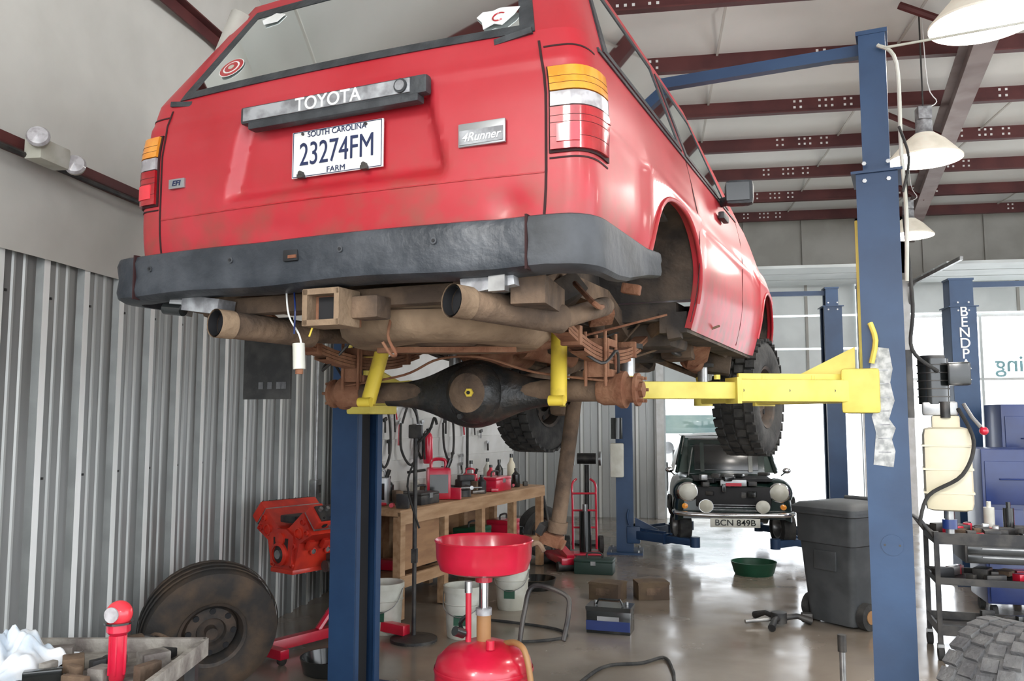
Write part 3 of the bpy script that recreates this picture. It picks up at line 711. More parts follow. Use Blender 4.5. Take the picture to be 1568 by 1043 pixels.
# ------------------------------------------------------------ classic small car on far lift
car=empty('compact_car',(.86,9.75,.25),0); car.scale=(.94,.94,.86)
b=B('body')
def sec(y,hw,zlo,zhi,n=20):
    pts=[]
    for i in range(n+1):
        a=math.pi*i/n
        c=math.cos(a);s_=math.sin(a)
        pts.append((hw*math.copysign(abs(c)**.45,c),y,zlo+(zhi-zlo)*s_**.5))
    return pts
rows=[sec(0,.58,.28,.66),sec(.02,.64,.25,.7),sec(.1,.68,.24,.735),sec(.35,.69,.24,.76),sec(.9,.70,.24,.8),sec(1.8,.70,.24,.82),sec(2.6,.69,.24,.78),sec(3.0,.6,.3,.7)]
b.grid(rows,minig,flip=True)
vv=[b.bm.verts.new(Vector(p)) for p in rows[0]]; b.fan(vv,minig)
b.box((0,-.005,.56),(.86,.03,.26),blued,bev=.02)
b.box((0,.35,.77),(.9,.6,.03),blued)
for i in range(30): b.box((random.uniform(-.38,.38),random.uniform(-.03,.25),random.uniform(.58,.86)),(random.uniform(.04,.13),.1,random.uniform(.03,.1)),random.choice([blkgloss,dsteel,steel,dsteel,blkgloss]),(0,0,random.uniform(-30,30)),bev=.01)
b.box((0,-.03,.74),(.3,.04,.08),silver,bev=.01); b.box((0,-.05,.72),(.18,.03,.04),toolred)
for i in range(3): b.box((0,-.03,.40+i*.03),(.7,.01,.008),alu)
FY=Euler((R(90),0,0)).to_matrix().to_4x4()
for sg in (-1,1):
    b.lathe([(.125,0),(.125,.05),(.11,.06)],chrome,Matrix.Translation((sg*.52,.04,.62))@FY,28); b.lathe([(.108,.058),(.08,.08),(.04,.095),(0,.098)],bucketm,Matrix.Translation((sg*.52,.04,.62))@FY,28,caps=False)
    b.lathe([(.03,-.05),(.085,0),(.085,.03)],chrome,Matrix.Translation((sg*.32,-.08,.45))@FY,24); b.lathe([(.08,.03),(.05,.045),(0,.05)],bucketm,Matrix.Translation((sg*.32,-.08,.45))@FY,24,caps=False)
    b.lathe([(.035,0),(.035,.03),(0,.04)],orange,Matrix.Translation((sg*.56,.0,.44))@FY,16)
    b.cyl((sg*.32,-.05,.31),(sg*.32,-.09,.42),.02,chrome)
    b.sph((sg*.52,.2,.6),.2,minig,(.9,1.2,.95))
    tire(b,TR(sg*.60,.38,.14,0,0,14),.26,.17,rubber,rimg,False,.14)
    tire(b,TR(sg*.60,2.4,.16,0,0,0),.255,.17,rubber,rimg,False,.14)
    b.tube([(sg*.66,.35,.24),(sg*.72,.3,.35),(sg*.73,.45,.52),(sg*.73,.6,.35)],.03,blkgloss,sub=5)
    b.tube([(sg*.62,1.0,.8),(sg*.52,1.28,1.3)],.025,minig)
    b.sph((sg*.72,.75,.85),.05,chrome,(1,.5,.8)); b.tube([(sg*.66,.8,.78),(sg*.72,.76,.84)],.01,chrome)
b.tube([(-.68,.1,.36),(-.62,-.06,.35),(-.3,-.1,.34),(.3,-.1,.34),(.62,-.06,.35),(.68,.1,.36)],.032,chrome,sub=5,n=10)
b.box((0,-.15,.25),(.56,.015,.11),bucketm,bev=.003)
b.grid([[(-.6,1.02,.8),(.6,1.02,.8)],[(-.52,1.3,1.28),(.52,1.3,1.28)]],glass)
b.grid([[(x*.55,y,1.3+.05*(1-x*x)*(1 if 1.3<y<2.4 else .4)) for x in (-1,-.9,-.5,0,.5,.9,1)] for y in (1.26,1.5,2.0,2.4,2.5)],white,flip=False)
b.box((0,1.9,1.29),(1.1,1.2,.04),white,bev=.015)
for sg in (-1,1): b.grid([[(sg*.66,1.0,.8),(sg*.66,2.6,.8)],[(sg*.55,1.3,1.3),(sg*.55,2.45,1.3)]],glass)
b.grid([[(-.63,2.75,.8),(.63,2.75,.8)],[(-.55,2.45,1.3),(.55,2.45,1.3)]],glass)
b.box((0,.98,1.02),(.96,.03,.5),minig,(-14,0,0),bev=.012); b.box((0,.955,1.02),(.8,.02,.38),blkgloss,(-14,0,0),bev=.01)
for sx in (-.3,.3): b.box((sx,.945,1.02),(.05,.02,.42),minig,(-14,0,0))
b.tube([(-.47,.92,1.27),(.47,.92,1.27)],.012,chrome)
b.tube([(-.5,.35,.8),(-.42,.93,1.15)],.008,steel)
b.done(parent=car,ang=40)
text('plate_number','BCN 849B',.105,(0,-.16,.25),(90,0,0),blkgloss,car,.002)
# ------------------------------------------------------------ lamps
for i,(x,y,z) in enumerate(((1.74,4.64,3.66),(2.07,6.73,3.55),(2.9,10.1,3.65),(5.2,6.7,3.6),(5.2,2.2,3.6),(-1.6,-1.2,3.9),(2.2,-1.4,3.9))):  # closing entries are unseen lamps, added to brighten the interior
    b=B('high_bay_lamp')
    b.lathe([(.26,0),(.262,.012),(.22,.06),(.15,.14),(.075,.2),(.06,.22),(.06,.3),(.035,.33)],[shade]*4+[alu]*3,I4,36,caps=False)
    b.lathe([(.248,.014),(.2,.05),(.12,.13),(.05,.19)],lampglow,I4,32,caps=False)
    b.sph((0,0,.05),.085,lampglow,(1,1,1.1),n=12)
    b.box((0,0,.36),(.1,.1,.1),alu,bev=.01); b.tube([(0,0,.4),(0,0,ZC-z-.1)],.006,dsteel,n=6)
    b.tube([(0,0,.4),(.1,0,.45),(.04,0,.6),(.02,0,ZC-z-.1)],.004,white,sub=4,n=6)
    o=b.done((x,y,z))
    ld=bpy.data.lights.new('lamp_light','POINT'); ld.energy=60; ld.shadow_soft_size=.2; ld.color=(1,.95,.88)
    lo=bpy.data.objects.new('lamp_light',ld); S.collection.objects.link(lo); lo.parent=o; lo.location=(0,0,-.1)
b=B('emergency_light')
b.box((0,0,0),(.09,.2,.10),bucketm,bev=.012)
for sy in (-.11,.14):
    b.lathe([(.02,-.04),(.045,0),(.05,.025),(.042,.04),(0,.048)],[bucketm,bucketm,clearl,clearl],Matrix.Translation((.04,sy,.035 if sy<0 else -.02))@Euler((0,R(80),R(-60))).to_matrix().to_4x4(),20,caps=False)
b.done((XL+.24,3.45,2.82))
b=B('electrical_box'); b.box((0,0,0),(.06,.12,.16),steel,bev=.008); b.box((.035,0,0),(.01,.05,.07),dsteel); b.tube([(0,0,.08),(0,0,1.5)],.012,steel); b.done((XL+.07,7.15,.98))
# ------------------------------------------------------------ oil drain
b=B('oil_drain')
b.lathe([(.03,.86),(.05,.87),(.16,.885),(.205,.90),(.222,.95),(.226,1.02),(.232,1.03),(.228,1.035),(.218,1.02),(.212,.95),(.19,.91),(.05,.885)],toolred,I4,48)
b.lathe([(.05,.886),(.0,.886)],dsteel,I4,20,caps=False)
for i in range(18):
    a=i*math.pi/9;b.cyl((.06*math.cos(a)*1.0,.06*math.sin(a),.888),(.185*math.cos(a),.185*math.sin(a),.912),.003,toolred,n=6)
b.lathe([(.2,.04),(.225,.07),(.228,.3),(.226,.46),(.215,.5),(.17,.54),(.08,.57),(.05,.575)],toolred,I4,48)
b.lathe([(.229,.44),(.232,.45),(.229,.46)],toolred,I4,48,caps=False)
b.cyl((0,0,.57),(0,0,.70),.034,orangeb,n=18); b.cyl((0,0,.65),(0,0,.87),.022,chrome,n=18); b.cyl((0,0,.84),(0,0,.87),.04,toolred)
b.cyl((0,0,.69),(0,0,.72),.038,alu,n=18)
b.cyl((-.06,-.06,.58),(-.06,-.06,.84),.014,toolred,n=12); b.cyl((-.06,-.06,.8),(-.06,-.06,.85),.018,chrome); b.cyl((-.08,-.08,.62),(-.11,-.12,.64),.022,blkgloss); b.tube([(-.06,-.06,.7),(-.1,-.05,.66),(-.08,-.05,.6)],.01,blkgloss,sub=4)
b.cyl((.05,-.1,.56),(.05,-.1,.6),.02,toolred)
b.tube([(.1,.02,.56),(.16,-.05,.58),(.21,-.1,.55),(.24,-.12,.4),(.24,-.12,.2),(.2,-.16,.06),(.1,-.3,.03)],.014,orangeb,sub=8,n=10)
b.tube([(.14,.16,.5),(.16,.2,.66),(.2,.24,.78),(.36,.2,.75),(.38,.16,.68),(.36,.1,.56)],.012,dsteel,sub=6)
b.tube([(.2,.0,1.0),(.25,.02,1.02),(.28,.02,.98)],.012,mud,sub=4)
for a in (45,135,225,315):
    cx_,cy_=.2*math.cos(R(a)),.2*math.sin(R(a)); b.cyl((cx_-.012,cy_,.03),(cx_+.012,cy_,.03),.03,rubber); b.box((cx_,cy_,.065),(.05,.05,.02),dsteel)
b.done((-.79,3.97,0))
# ------------------------------------------------------------ engine on stand
st=empty('engine_on_stand',(-2.42,5.8,0),-28)
b=B('engine')
zc=.70
prof=[(-.12,-.13),(.12,-.13),(.15,-.03),(.17,.05),(.30,.12),(.20,.26),(.06,.15),(0,.13),(-.06,.15),(-.20,.26),(-.30,.12),(-.17,.05),(-.15,-.03)]
b.prism(prof,.50,engr,TR(0,.28,zc,90,0,0))
# timing recess plate, bosses and ribs on the front
b.prism([(-.13,.1),(-.05,.14),(.05,.14),(.13,.1),(.11,-.1),(-.11,-.1)],.02,engr,TR(0,-.22,zc,90,0,0))
b.prism([(-.08,.08),(.08,.08),(.07,-.07),(-.07,-.07)],.004,dsteel,TR(0,-.238,zc,90,0,0))
b.lathe([(.08,0),(.08,.02),(.06,.03),(.06,.012),(.03,.012),(.03,.03),(0,.03)],[engr,engr,engr,dsteel,steel,steel],TR(0,-.24,zc-.03,90,0,0),28,caps=False)
b.lathe([(.045,0),(.045,.015),(.025,.02),(0,.02)],engr,TR(0,-.24,zc+.07,90,0,0),20,caps=False)
for (x,z,r) in ((-.17,.12,.032),(.17,.12,.032),(-.115,.03,.018),(.115,.03,.018),(.1,-.1,.015),(-.1,-.1,.015),(-.21,.2,.016),(.21,.2,.016),(-.25,.13,.014),(.25,.13,.014)): b.lathe([(r+.008,0),(r+.008,.018),(r,.02),(r,.004),(0,.004)],[engr,engr,engr,blued],TR(x,-.215,zc+z,90,0,0),16,caps=False)
for sg in (-1,1):
    # cylinder head slab on each bank + valve gear, ports, bolts
    HM=TR(sg*.262,.03,zc+.205,0,sg*48,0)
    old=b.T; b.T=HM
    b.box((0,0,.0),(.15,.48,.012),steel); b.box((0,0,.04),(.145,.49,.07),engr,bev=.008); b.box((0,0,.08),(.12,.44,.02),dsteel,bev=.004)
    for i in range(8): b.cyl((-.02,-.2+.057*i,.085),(-.02,-.2+.057*i,.115),.014,steel,n=10); b.cyl((.045,-.2+.057*i,.085),(.045,-.2+.057*i,.1),.007,blued,n=6)
    b.T=old
    for i in range(4):
        yv=-.15+.125*i
        b.box((sg*.20,yv,zc+.04),(.04,.05,.07),engr,(0,sg*30,0),bev=.008); b.lathe([(.026,0),(.026,.012),(.018,.014),(.018,.006),(0,.006)],[engr,engr,steel,steel],TR(sg*.165,yv+.05,zc-.01,0,sg*100,0),16,caps=False)
        b.cyl((sg*.31,yv,zc+.21),(sg*.345,yv,zc+.18),.022,blued,n=12); b.cyl((sg*.31,yv+.05,zc+.19),(sg*.35,yv+.05,zc+.165),.012,steel,n=6)
b.box((0,.02,zc+.2),(.16,.42,.05),dsteel,bev=.01)
b.box((0,.02,zc-.145),(.24,.5,.03),engr,bev=.004)
for i in range(6):
    for sg in (-1,1): b.cyl((sg*.11,-.2+.09*i,zc-.165),(sg*.11,-.2+.09*i,zc-.15),.008,steel,n=6)
b.box((.2,.1,zc-.08),(.08,.16,.08),dsteel,bev=.01); b.cyl((.2,-.02,zc-.12),(.2,.1,zc-.12),.04,dsteel)
b.box((0,.29,zc+.03),(.5,.03,.3),dsteel,bev=.01)
b.done(parent=st,ang=35)
b=B('stand')
b.box((0,.36,zc),(.2,.02,.2),toolred); b.cyl((0,.34,zc),(0,.5,zc),.035,toolred)
b.box((.0,.54,.45),(.08,.08,.9),toolred,(-4,0,0),bev=.004); b.box((0,.5,.55),(.05,.3,.04),toolred,(40,0,0))
b.box((0,.1,.07),(.07,1.0,.07),toolred,bev=.004); b.box((0,.56,.07),(.85,.07,.07),toolred,bev=.004); b.box((0,-.38,.07),(.5,.07,.06),toolred,bev=.004)
b.tube([(0,.5,.5),(.0,.1,.1)],.025,toolred)
for (x,y) in ((-.38,.56),(.38,.56),(-.22,-.38),(.22,-.38)): b.cyl((x-.015,y,.03),(x+.015,y,.03),.03,dsteel)
for (x) in (-.2,.2): b.tube([(0,.36,zc),(x,.31,zc+.12)],.018,dsteel); b.tube([(0,.36,zc),(x,.31,zc-.08)],.018,dsteel)
b.done(parent=st)
b=B('drain_pan'); b.lathe([(.16,0),(.19,.1),(.2,.1),(.18,.01),(0,.01)],blkgloss,I4,32,caps=False); b.lathe([(0,0),(.16,0)],blkgloss,I4,32,caps=False); b.done((-2.03,5.28,.0))
# ------------------------------------------------------------ tyres
b=B('wheel_with_tire'); tire(b,TR(0,0,.385,0,14,0),.385,.25,rubberb,rimd,False,.19)
for k in range(3): b.lathe([(.384,-.06+.05*k),(.388,-.05+.05*k),(.384,-.04+.05*k)],rubberb,TR(0,0,.385,0,14,0)@Euler((0,R(90),0)).to_matrix().to_4x4(),40,caps=False)
b.done((-2.57,4.72,.0),-50)
b=B('wheel_with_tire'); tire(b,TR(0,0,.41,0,0,0),.405,.27,rubberd,rimg,True,.2); b.done((1.36,3.62,0),-46)
b=B('axle_parts')
b.tube([(-2.75,3.2,.42),(-2.7,3.7,.46),(-2.66,4.2,.42)],.045,mud,n=12,sub=4)
b.cyl((-2.68,4.0,.4),(-2.6,4.1,.4),.1,mud,n=24); b.cyl((-2.76,3.4,.42),(-2.64,3.4,.42),.1,dsteel,n=24)
b.box((-2.74,3.7,.19),(.3,1.2,.38),dsteel,bev=.02)
for i in range(10): b.tube([(-2.76+random.uniform(-.08,.2),3.2+i*.11,.42),(-2.66+random.uniform(-.1,.15),3.3+i*.11,.52+random.uniform(-.08,.05)),(-2.56,3.5+i*.1-.1,.42)],random.uniform(.008,.022),random.choice([dsteel,dsteel,mud,rubber]),sub=4)
b.done()
b=B('parts_cart')
b.box((0,0,.90),(.66,.5,.015),redblk); b.box((0,.25,.92),(.68,.015,.05),redblk); b.box((0,-.25,.92),(.68,.015,.05),redblk); b.box((.34,0,.92),(.015,.5,.05),redblk); b.box((-.34,0,.92),(.015,.5,.05),redblk)
for x in (-.31,.31):
    for y in (-.22,.22): b.box((x,y,.48),(.03,.03,.84),dsteel); b.cyl((x-.015,y,.035),(x+.015,y,.035),.035,rubber)
b.box((0,0,.3),(.64,.48,.015),redblk)
for i in range(12): b.box((random.uniform(-.05,.28),random.uniform(-.1,.2),.925),(random.uniform(.02,.1),random.uniform(.02,.08),random.uniform(.02,.05)),random.choice([dsteel,dsteel,mud,redblk,blkgloss]),(0,0,random.uniform(0,90)),bev=.004)
b.done((-1.62,2.12,0),10)
b=B('shop_rag')
rows=[]
for i in range(41):
    rows.append([])
    for j in range(41):
        u=(i-20)/20;v=(j-20)/20; rr_=min(1,math.hypot(u,v))
        h=.075*(1-rr_**2)**.7*(1+.3*math.sin(4*math.atan2(v,u)+5*rr_))+.014*math.sin(u*9+v*4)*math.cos(v*8-u*3)+.007*math.sin(u*21-v*13)+.012
        rows[-1].append((.15*u*(1+.15*math.sin(v*7)),.13*v*(1+.15*math.sin(u*6)),max(.004,h)))
b.grid(rows,cloth,flip=True); b.done((-1.77,2.14,.908),15,ang=80)
b=B('inspection_lamp')
b.lathe([(.016,0),(.02,.01),(.02,.12),(.03,.13),(.03,.15)],toolred,I4,20); b.sph((0,0,.175),.034,lensr2,n=12); b.lathe([(.037,.15),(.037,.155)],blkgloss,I4,20)
b.lathe([(.02,0),(.02,.004)],clearl,TR(.0,-.032,.178,90,0,0),16)
for a in range(6): b.cyl((.02*math.cos(a),.02*math.sin(a),.02),(.02*math.cos(a),.02*math.sin(a),.12),.004,toolred,n=6)
b.done((-1.40,2.10,.91))
# ------------------------------------------------------------ bench
b=B('workbench')
L_=2.9
b.box((L_/2,.32,.84),(L_,.66,.05),wood,bev=.004); b.box((L_/2,-.0,.80),(L_,.03,.1),wood)
for i,x in enumerate((.05,.75,1.45,2.15,2.85)):
    b.box((x,.03,.41),(.07,.07,.8),wood); b.box((x,.6,.41),(.07,.07,.8),wood)
b.box((L_/2,.32,.3),(L_,.6,.03),ply); b.box((L_/2,.64,.45),(L_,.02,.75),ply); b.box((L_/2,0,.3),(L_,.03,.09),wood)
b.box((.35,.03,.58),(.62,.02,.4),ply)
b.done((bx,by,0),brot)
def onb(x,y,z=.866): return BM@Vector((x,y,z))
def gascan(name,loc,rz,m,s=1):
    b=B(name); b.box((0,0,.13*s),(.2*s,.13*s,.26*s),m,bev=.025*s); b.tube([(-.06*s,0,.25*s),(-.05*s,0,.32*s),(.05*s,0,.32*s),(.06*s,0,.25*s)],.014*s,m,sub=4); b.cyl((.07*s,0,.25*s),(.1*s,0,.33*s),.02*s,blkgloss)
    for sy in (-1,1): b.box((0,sy*.067*s,.13*s),(.15*s,.004,.15*s),blkgloss)
    b.done(loc,rz)
gascan('gas_can',onb(.95,.2),20,toolred,1.1)
gascan('gas_can',onb(1.75,.3),0,toolred,.7)
gascan('gas_can',onb(.3,.4),0,silver,.9)
def bottle(loc,m,h=.24,r=.04,m2=blkgloss):
    b=B('bottle'); b.lathe([(r*.9,0),(r,.01),(r,h*.65),(r*.4,h*.8),(r*.35,h*.9)],m,I4,18); b.cyl((0,0,h*.88),(0,0,h),r*.42,m2,n=12); b.done(loc)
for (x,y,m,h) in ((1.25,.45,toolred,.2),(1.4,.4,blkgloss,.26),(1.55,.5,toolred,.26),(1.95,.4,silver,.3),(2.05,.5,blueb,.22),(2.3,.35,toolred,.24),(2.42,.45,bucketm,.3),(2.6,.4,blkgloss,.28),(2.7,.3,reserv,.34),(.6,.5,blkgloss,.22),(2.2,.55,reserv,.2),(1.12,.55,bucketm,.2),(1.65,.12,dsteel,.18),(2.5,.15,blkgloss,.2)): bottle(onb(x,y),m,h,.045)
b=B('bench_vise'); b.cyl((0,0,0),(0,0,.06),.08,dsteel); b.box((0,0,.11),(.22,.09,.09),dsteel,bev=.015); b.box((.07,0,.18),(.04,.14,.05),dsteel,bev=.006); b.box((.13,0,.18),(.04,.14,.05),dsteel,bev=.006); b.cyl((.1,0,.1),(.28,0,.1),.018,steel); b.cyl((.27,-.1,.1),(.27,.1,.1),.008,steel); b.done(onb(1.3,.14),-60)
def tbox(name,loc,rz,m,s=(.4,.2,.18)):
    b=B(name); b.box((0,0,s[2]*.4),(s[0],s[1],s[2]*.8),m,bev=.01); b.box((0,0,s[2]*.9),(s[0]*1.02,s[1]*1.02,s[2]*.25),m,bev=.015); b.tube([(-.08,0,s[2]),(-.07,0,s[2]+.05),(.07,0,s[2]+.05),(.08,0,s[2])],.01,dsteel,sub=3); b.box((0,-s[1]/2-.004,s[2]*.75),(.05,.01,.04),steel); b.done(loc,rz)
tbox('toolbox',onb(2.0,.15),74,toolred,(.35,.2,.14)); tbox('toolbox',onb(.55,.14),74,dsteel,(.3,.2,.1))
tbox('toolbox',(-.62,9.0,0),-5,dgreen,(.4,.22,.15))
tbox('toolbox',onb(.9,.3,.32),74,dsteel,(.35,.25,.2)); tbox('toolbox',onb(1.8,.3,.32),74,green,(.35,.25,.2)); tbox('toolbox',onb(2.5,.3,.32),74,toolred,(.3,.25,.2))
b=B('socket_tools')
for i in range(60):
    x=random.uniform(.1,2.8);y=random.uniform(.05,.6)
    if i%2: b.cyl(Vector((x,y,.88)),Vector((x+random.uniform(-.12,.12),y+random.uniform(-.1,.1),.89)),random.uniform(.008,.02),random.choice([steel,dsteel,toolred]),n=8)
    else:
        h=random.uniform(.03,.12); b.box((x,y,.868+h/2),(random.uniform(.04,.14),random.uniform(.03,.08),h),random.choice([dsteel,blkgloss,toolred,mud,dsteel]),(0,0,random.uniform(0,180)),bev=.006)
b.done((bx,by,0),brot)
b=B('scrap_parts')
for x in (.15,.4,.62,1.2,1.4,2.1,2.25,2.75): b.box((x,random.uniform(.2,.45),.365),(random.uniform(.08,.16),random.uniform(.08,.2),random.uniform(.06,.1)),random.choice([dsteel,toolred,mud,blkgloss]),(0,0,random.uniform(0,90)),bev=.01)
b.done((bx,by,0),brot)
b=B('fire_extinguisher'); b.lathe([(.05,0),(.055,.01),(.055,.3),(.04,.34),(.02,.36)],toolred,I4,24); b.box((0,0,.38),(.05,.03,.04),blkgloss); b.box((.03,0,.41),(.12,.02,.012),blkgloss,(0,-12,0)); b.tube([(0,0,.37),(-.08,0,.36),(-.09,0,.2),(-.07,0,.05)],.01,rubber,sub=5); b.box((0,.05,.2),(.06,.04,.3),dsteel); o=b.done(onb(1.5,.64,1.15),74); o.scale=(.85,.85,.85)
b=B('hanging_hoses')
for (x,w) in ((.75,.1),(1.2,.14),(1.95,.09)):
    b.tube([(x-w,.68,1.55),(x-w*1.1,.66,1.3),(x,.65,1.15),(x+w*1.1,.66,1.3),(x+w,.67,1.6),(x,.68,1.72),(x-w*.8,.68,1.55)],.012,random.choice([rubber,rubber,dsteel]),sub=6)
    b.cyl((x,.72,1.7),(x,.64,1.72),.01,steel)
b.tube([(1.3,.68,1.75),(1.35,.66,1.5),(1.3,.66,1.35),(1.4,.66,1.2)],.014,blkgloss,sub=5); b.box((1.35,.67,1.5),(.12,.04,.08),steel)
b.tube([(2.35,.66,.9),(2.35,.66,1.75)],.016,rubber)
for i in range(16):
    x=random.uniform(.6,2.9); z=random.uniform(1.1,1.7); l=random.uniform(.08,.22)
    b.cyl((x,.69,z),(x+random.uniform(-.03,.03),.69,z-l),random.uniform(.006,.014),random.choice([dsteel,rubber,steel,toolred]),n=8); b.box((x,.69,z),(.05,.02,.03),random.choice([dsteel,steel]),(0,random.uniform(-30,30),0))
b.done((bx,by,0),brot)
b=B('tool_stand'); b.lathe([(.17,0),(.17,.02),(.05,.04)],dsteel,I4,28); b.cyl((0,0,.03),(0,0,1.45),.016,dsteel); b.box((0,0,1.5),(.1,.05,.1),dsteel,bev=.01); b.tube([(0,0,1.4),(.1,0,1.5),(.14,0,1.6),(.16,0,1.55)],.01,rubber,sub=4); b.tube([(-.06,0,1.2),(.08,0,1.22)],.01,dsteel); b.box((0,0,.6),(.04,.04,.1),dsteel); b.tube([(0,0,1.3),(-.05,-.03,1.1),(.04,-.02,.8)],.008,rubber,sub=4); b.done((-1.73,6.1,0))
def bucket(loc,m=bucketm,s=1):
    b=B('bucket'); b.lathe([(.12*s,0),(.125*s,.01),(.145*s,.33*s),(.152*s,.33*s),(.152*s,.37*s),(.14*s,.37*s),(.12*s,.03*s),(0,.03*s)],m,I4,32,caps=False); b.lathe([(0,0),(.12*s,0)],m,I4,32,caps=False)
    b.tube([(-.15*s,0,.34*s),(-.12*s,-.12*s,.22*s),(0,-.17*s,.17*s),(.12*s,-.12*s,.22*s),(.15*s,0,.34*s)],.004,steel,sub=5,n=6); b.lathe([(.142*s,.24*s),(.147*s,.245*s),(.142*s,.25*s)],m,I4,32,caps=False)
    b.lathe([(.136*s,.10*s),(.1405*s,.19*s)],green,TR(0,0,0),32,caps=False) if False else None
    b.box((0,-.137*s,.14*s),(.09*s,.006,.07*s),green,(-4,0,0)); b.done(loc)
bucket((-1.40,6.28,0)); bucket((-1.2,7.25,0)); bucket((-2.02,6.3,0))
b=B('oil_pan_tray'); b.lathe([(0,0),(.15,0),(.19,.1),(.2,.1),(.17,.01),(0,.012)],blkgloss,I4,28,caps=False); b.done((-1.12,8.1,0))
b=B('drain_pan'); b.lathe([(0,0),(.19,0),(.22,.13),(.23,.13),(.2,.02),(0,.02)],green,I4,28,caps=False); b.done((1.0,9.2,0))
def cbox(loc,rz,s,m,name):
    b=B(name); b.box((0,0,s[2]/2),s,m,bev=.004); b.box((0,0,s[2]-.008),(s[0]*1.02,s[1]*1.02,.02),m)
    b.box((0,-s[1]/2-.002,s[2]*.5),(s[0]*.5,.003,s[2]*.4),silver if m!=card else mud)
    return b,loc,rz
b,l,r_=cbox((-.42,7.75,0),-20,(.28,.2,.15),card,'cardboard_box'); b.done(l,r_)
b,l,r_=cbox((-.04,7.85,0),15,(.28,.2,.15),card,'cardboard_box'); b.done(l,r_)
b,l,r_=cbox((-.34,6.6,0),-8,(.33,.19,.18),blkgloss,'car_battery')
b.box((0,-.0,.185),(.34,.2,.02),blkgloss); b.box((0,-.1,.06),(.33,.01,.07),blueb)
for sx in (-.12,.12): b.cyl((sx,.04,.19),(sx,.04,.215),.012,steel)
b.tube([(-.1,-.03,.2),(-.08,-.03,.24),(.08,-.03,.24),(.1,-.03,.2)],.008,blkgloss); b.done(l,r_)
b=B('gear_puller')
for a in (10,130,250): b.tube([(0,0,.05),(.14*math.cos(R(a)),.14*math.sin(R(a)),.07),(.25*math.cos(R(a)),.25*math.sin(R(a)),.03)],[.025,.02,.03],dsteel,n=10)
b.cyl((0,0,.02),(0,0,.1),.06,dsteel); b.cyl((-.26,-.05,.03),(.2,.1,.05),.015,steel)
b.box((.22,.08,.05),(.08,.07,.07),dsteel,bev=.01); b.done((.94,7.0,0))
b=B('trash_bin')
def rrect(hx,hy,r,z,n=5):
    pts=[]
    for (sx,sy,a0) in ((1,1,0),(-1,1,90),(-1,-1,180),(1,-1,270)):
        for i in range(n+1):
            a=R(a0+90*i/n); pts.append((sx*(hx-r)+r*math.cos(a),sy*(hy-r)+r*math.sin(a),z))
    return pts
V=b.grid([rrect(.2,.22,.05,0.02),rrect(.21,.23,.05,.06),rrect(.25,.27,.05,.62),rrect(.265,.285,.05,.63),rrect(.27,.29,.05,.84),rrect(.295,.315,.05,.85),rrect(.295,.315,.05,.875)],binm,cv=True,flip=True)
V=b.grid([rrect(.3,.32,.06,.875),rrect(.3,.32,.06,.9),rrect(.26,.28,.06,.93),rrect(.1,.12,.06,.945)],binm,cv=True,flip=True); b.fan(V[-1],binm)
b.cyl((-.2,.28,.94),(.2,.28,.94),.02,binm); b.box((0,-.27,.5),(.2,.02,.15),binm,bev=.01); b.box((0,0,.03),(.36,.4,.03),binm)
for sx in (.22,-.28):
    b.cyl((sx,-.12,.1),(sx+.06,-.12,.1),.1,rubber,n=24); b.cyl((sx+.055,-.12,.1),(sx+.065,-.12,.1),.05,orangeb,n=18)
b.done((1.5,7.2,0),-48)
b=B('rolling_tool_cart')
for (z,h) in ((.80,.07),(.52,.04),(.2,.06)):
    b.box((0,0,z-h/2),(.8,.46,.015),dsteel)
    for (c,d) in (((0,-.23,z),(.8,.012,h)),((0,.23,z),(.8,.012,h)),((-.4,0,z),(.012,.46,h)),((.4,0,z),(.012,.46,h))): b.box(c,d,dsteel)
b.box((.08,-.0,.70),(.6,.44,.12),dsteel,bev=.006)
for i in range(2): b.box((.08,-.225,.67+.055*i),(.57,.012,.048),blkgloss,bev=.003); b.box((.08,-.238,.685+.055*i),(.4,.012,.008),steel)
for sx in (-.39,.39):
    for sy in (-.22,.22): b.box((sx,sy,.46),(.03,.03,.76),dsteel); b.cyl((sx-.018,sy,.045),(sx+.018,sy,.045),.045,rubber); b.box((sx,sy,.09),(.04,.04,.03),steel)
b.tube([(-.4,-.2,.8),(-.47,-.2,.9),(-.47,.2,.9),(-.4,.2,.8)],.012,dsteel)
for i in range(46):
    z=random.choice([.81,.83,.83,.54,.54,.24]); b.box((random.uniform(-.34,.34),random.uniform(-.18,.18),z),(random.uniform(.03,.16),random.uniform(.03,.1),random.uniform(.03,.1)),random.choice([dsteel,dsteel,blkgloss,dsteel,toolred,mud,steel]),(0,0,random.uniform(0,90)),bev=.005)
for (x,m) in ((-.25,blkgloss),(.0,bucketm),(.12,blkgloss),(.25,blkgloss)): b.cyl((x,.1,.82),(x,.1,.98),.035,m); b.cyl((x,.1,.98),(x,.1,1.02),.015,m)
b.done((2.28,6.35,0),-8)
def cabinet(loc,rz,s,m,nd):
    b=B('tool_cabinet'); b.box((0,0,s[2]/2+.06),(s[0],s[1],s[2]-.12),m,bev=.012)
    for i in range(nd):
        z=.12+(s[2]-.2)*(i+.5)/nd; b.box((0,-s[1]/2-.006,z),(s[0]*.93,.014,(s[2]-.2)/nd*.9),m,bev=.004); b.tube([(-s[0]*.3,-s[1]/2-.03,z+.03),(s[0]*.3,-s[1]/2-.03,z+.03)],.006,m)
    for sx in (-1,1):
        for sy in (-1,1): b.cyl((sx*s[0]*.4-.02,sy*s[1]*.35,.05),(sx*s[0]*.4+.02,sy*s[1]*.35,.05),.05,rubber)
    b.done(loc,rz)
cabinet((2.95,7.7,0),-5,(.62,.5,1.35),blueb,3); cabinet((3.45,8.45,0),0,(.75,.4,1.72),blueb,3); cabinet((3.95,7.8,0),-5,(.7,.5,1.65),toolred,7)
b=B('hand_truck')
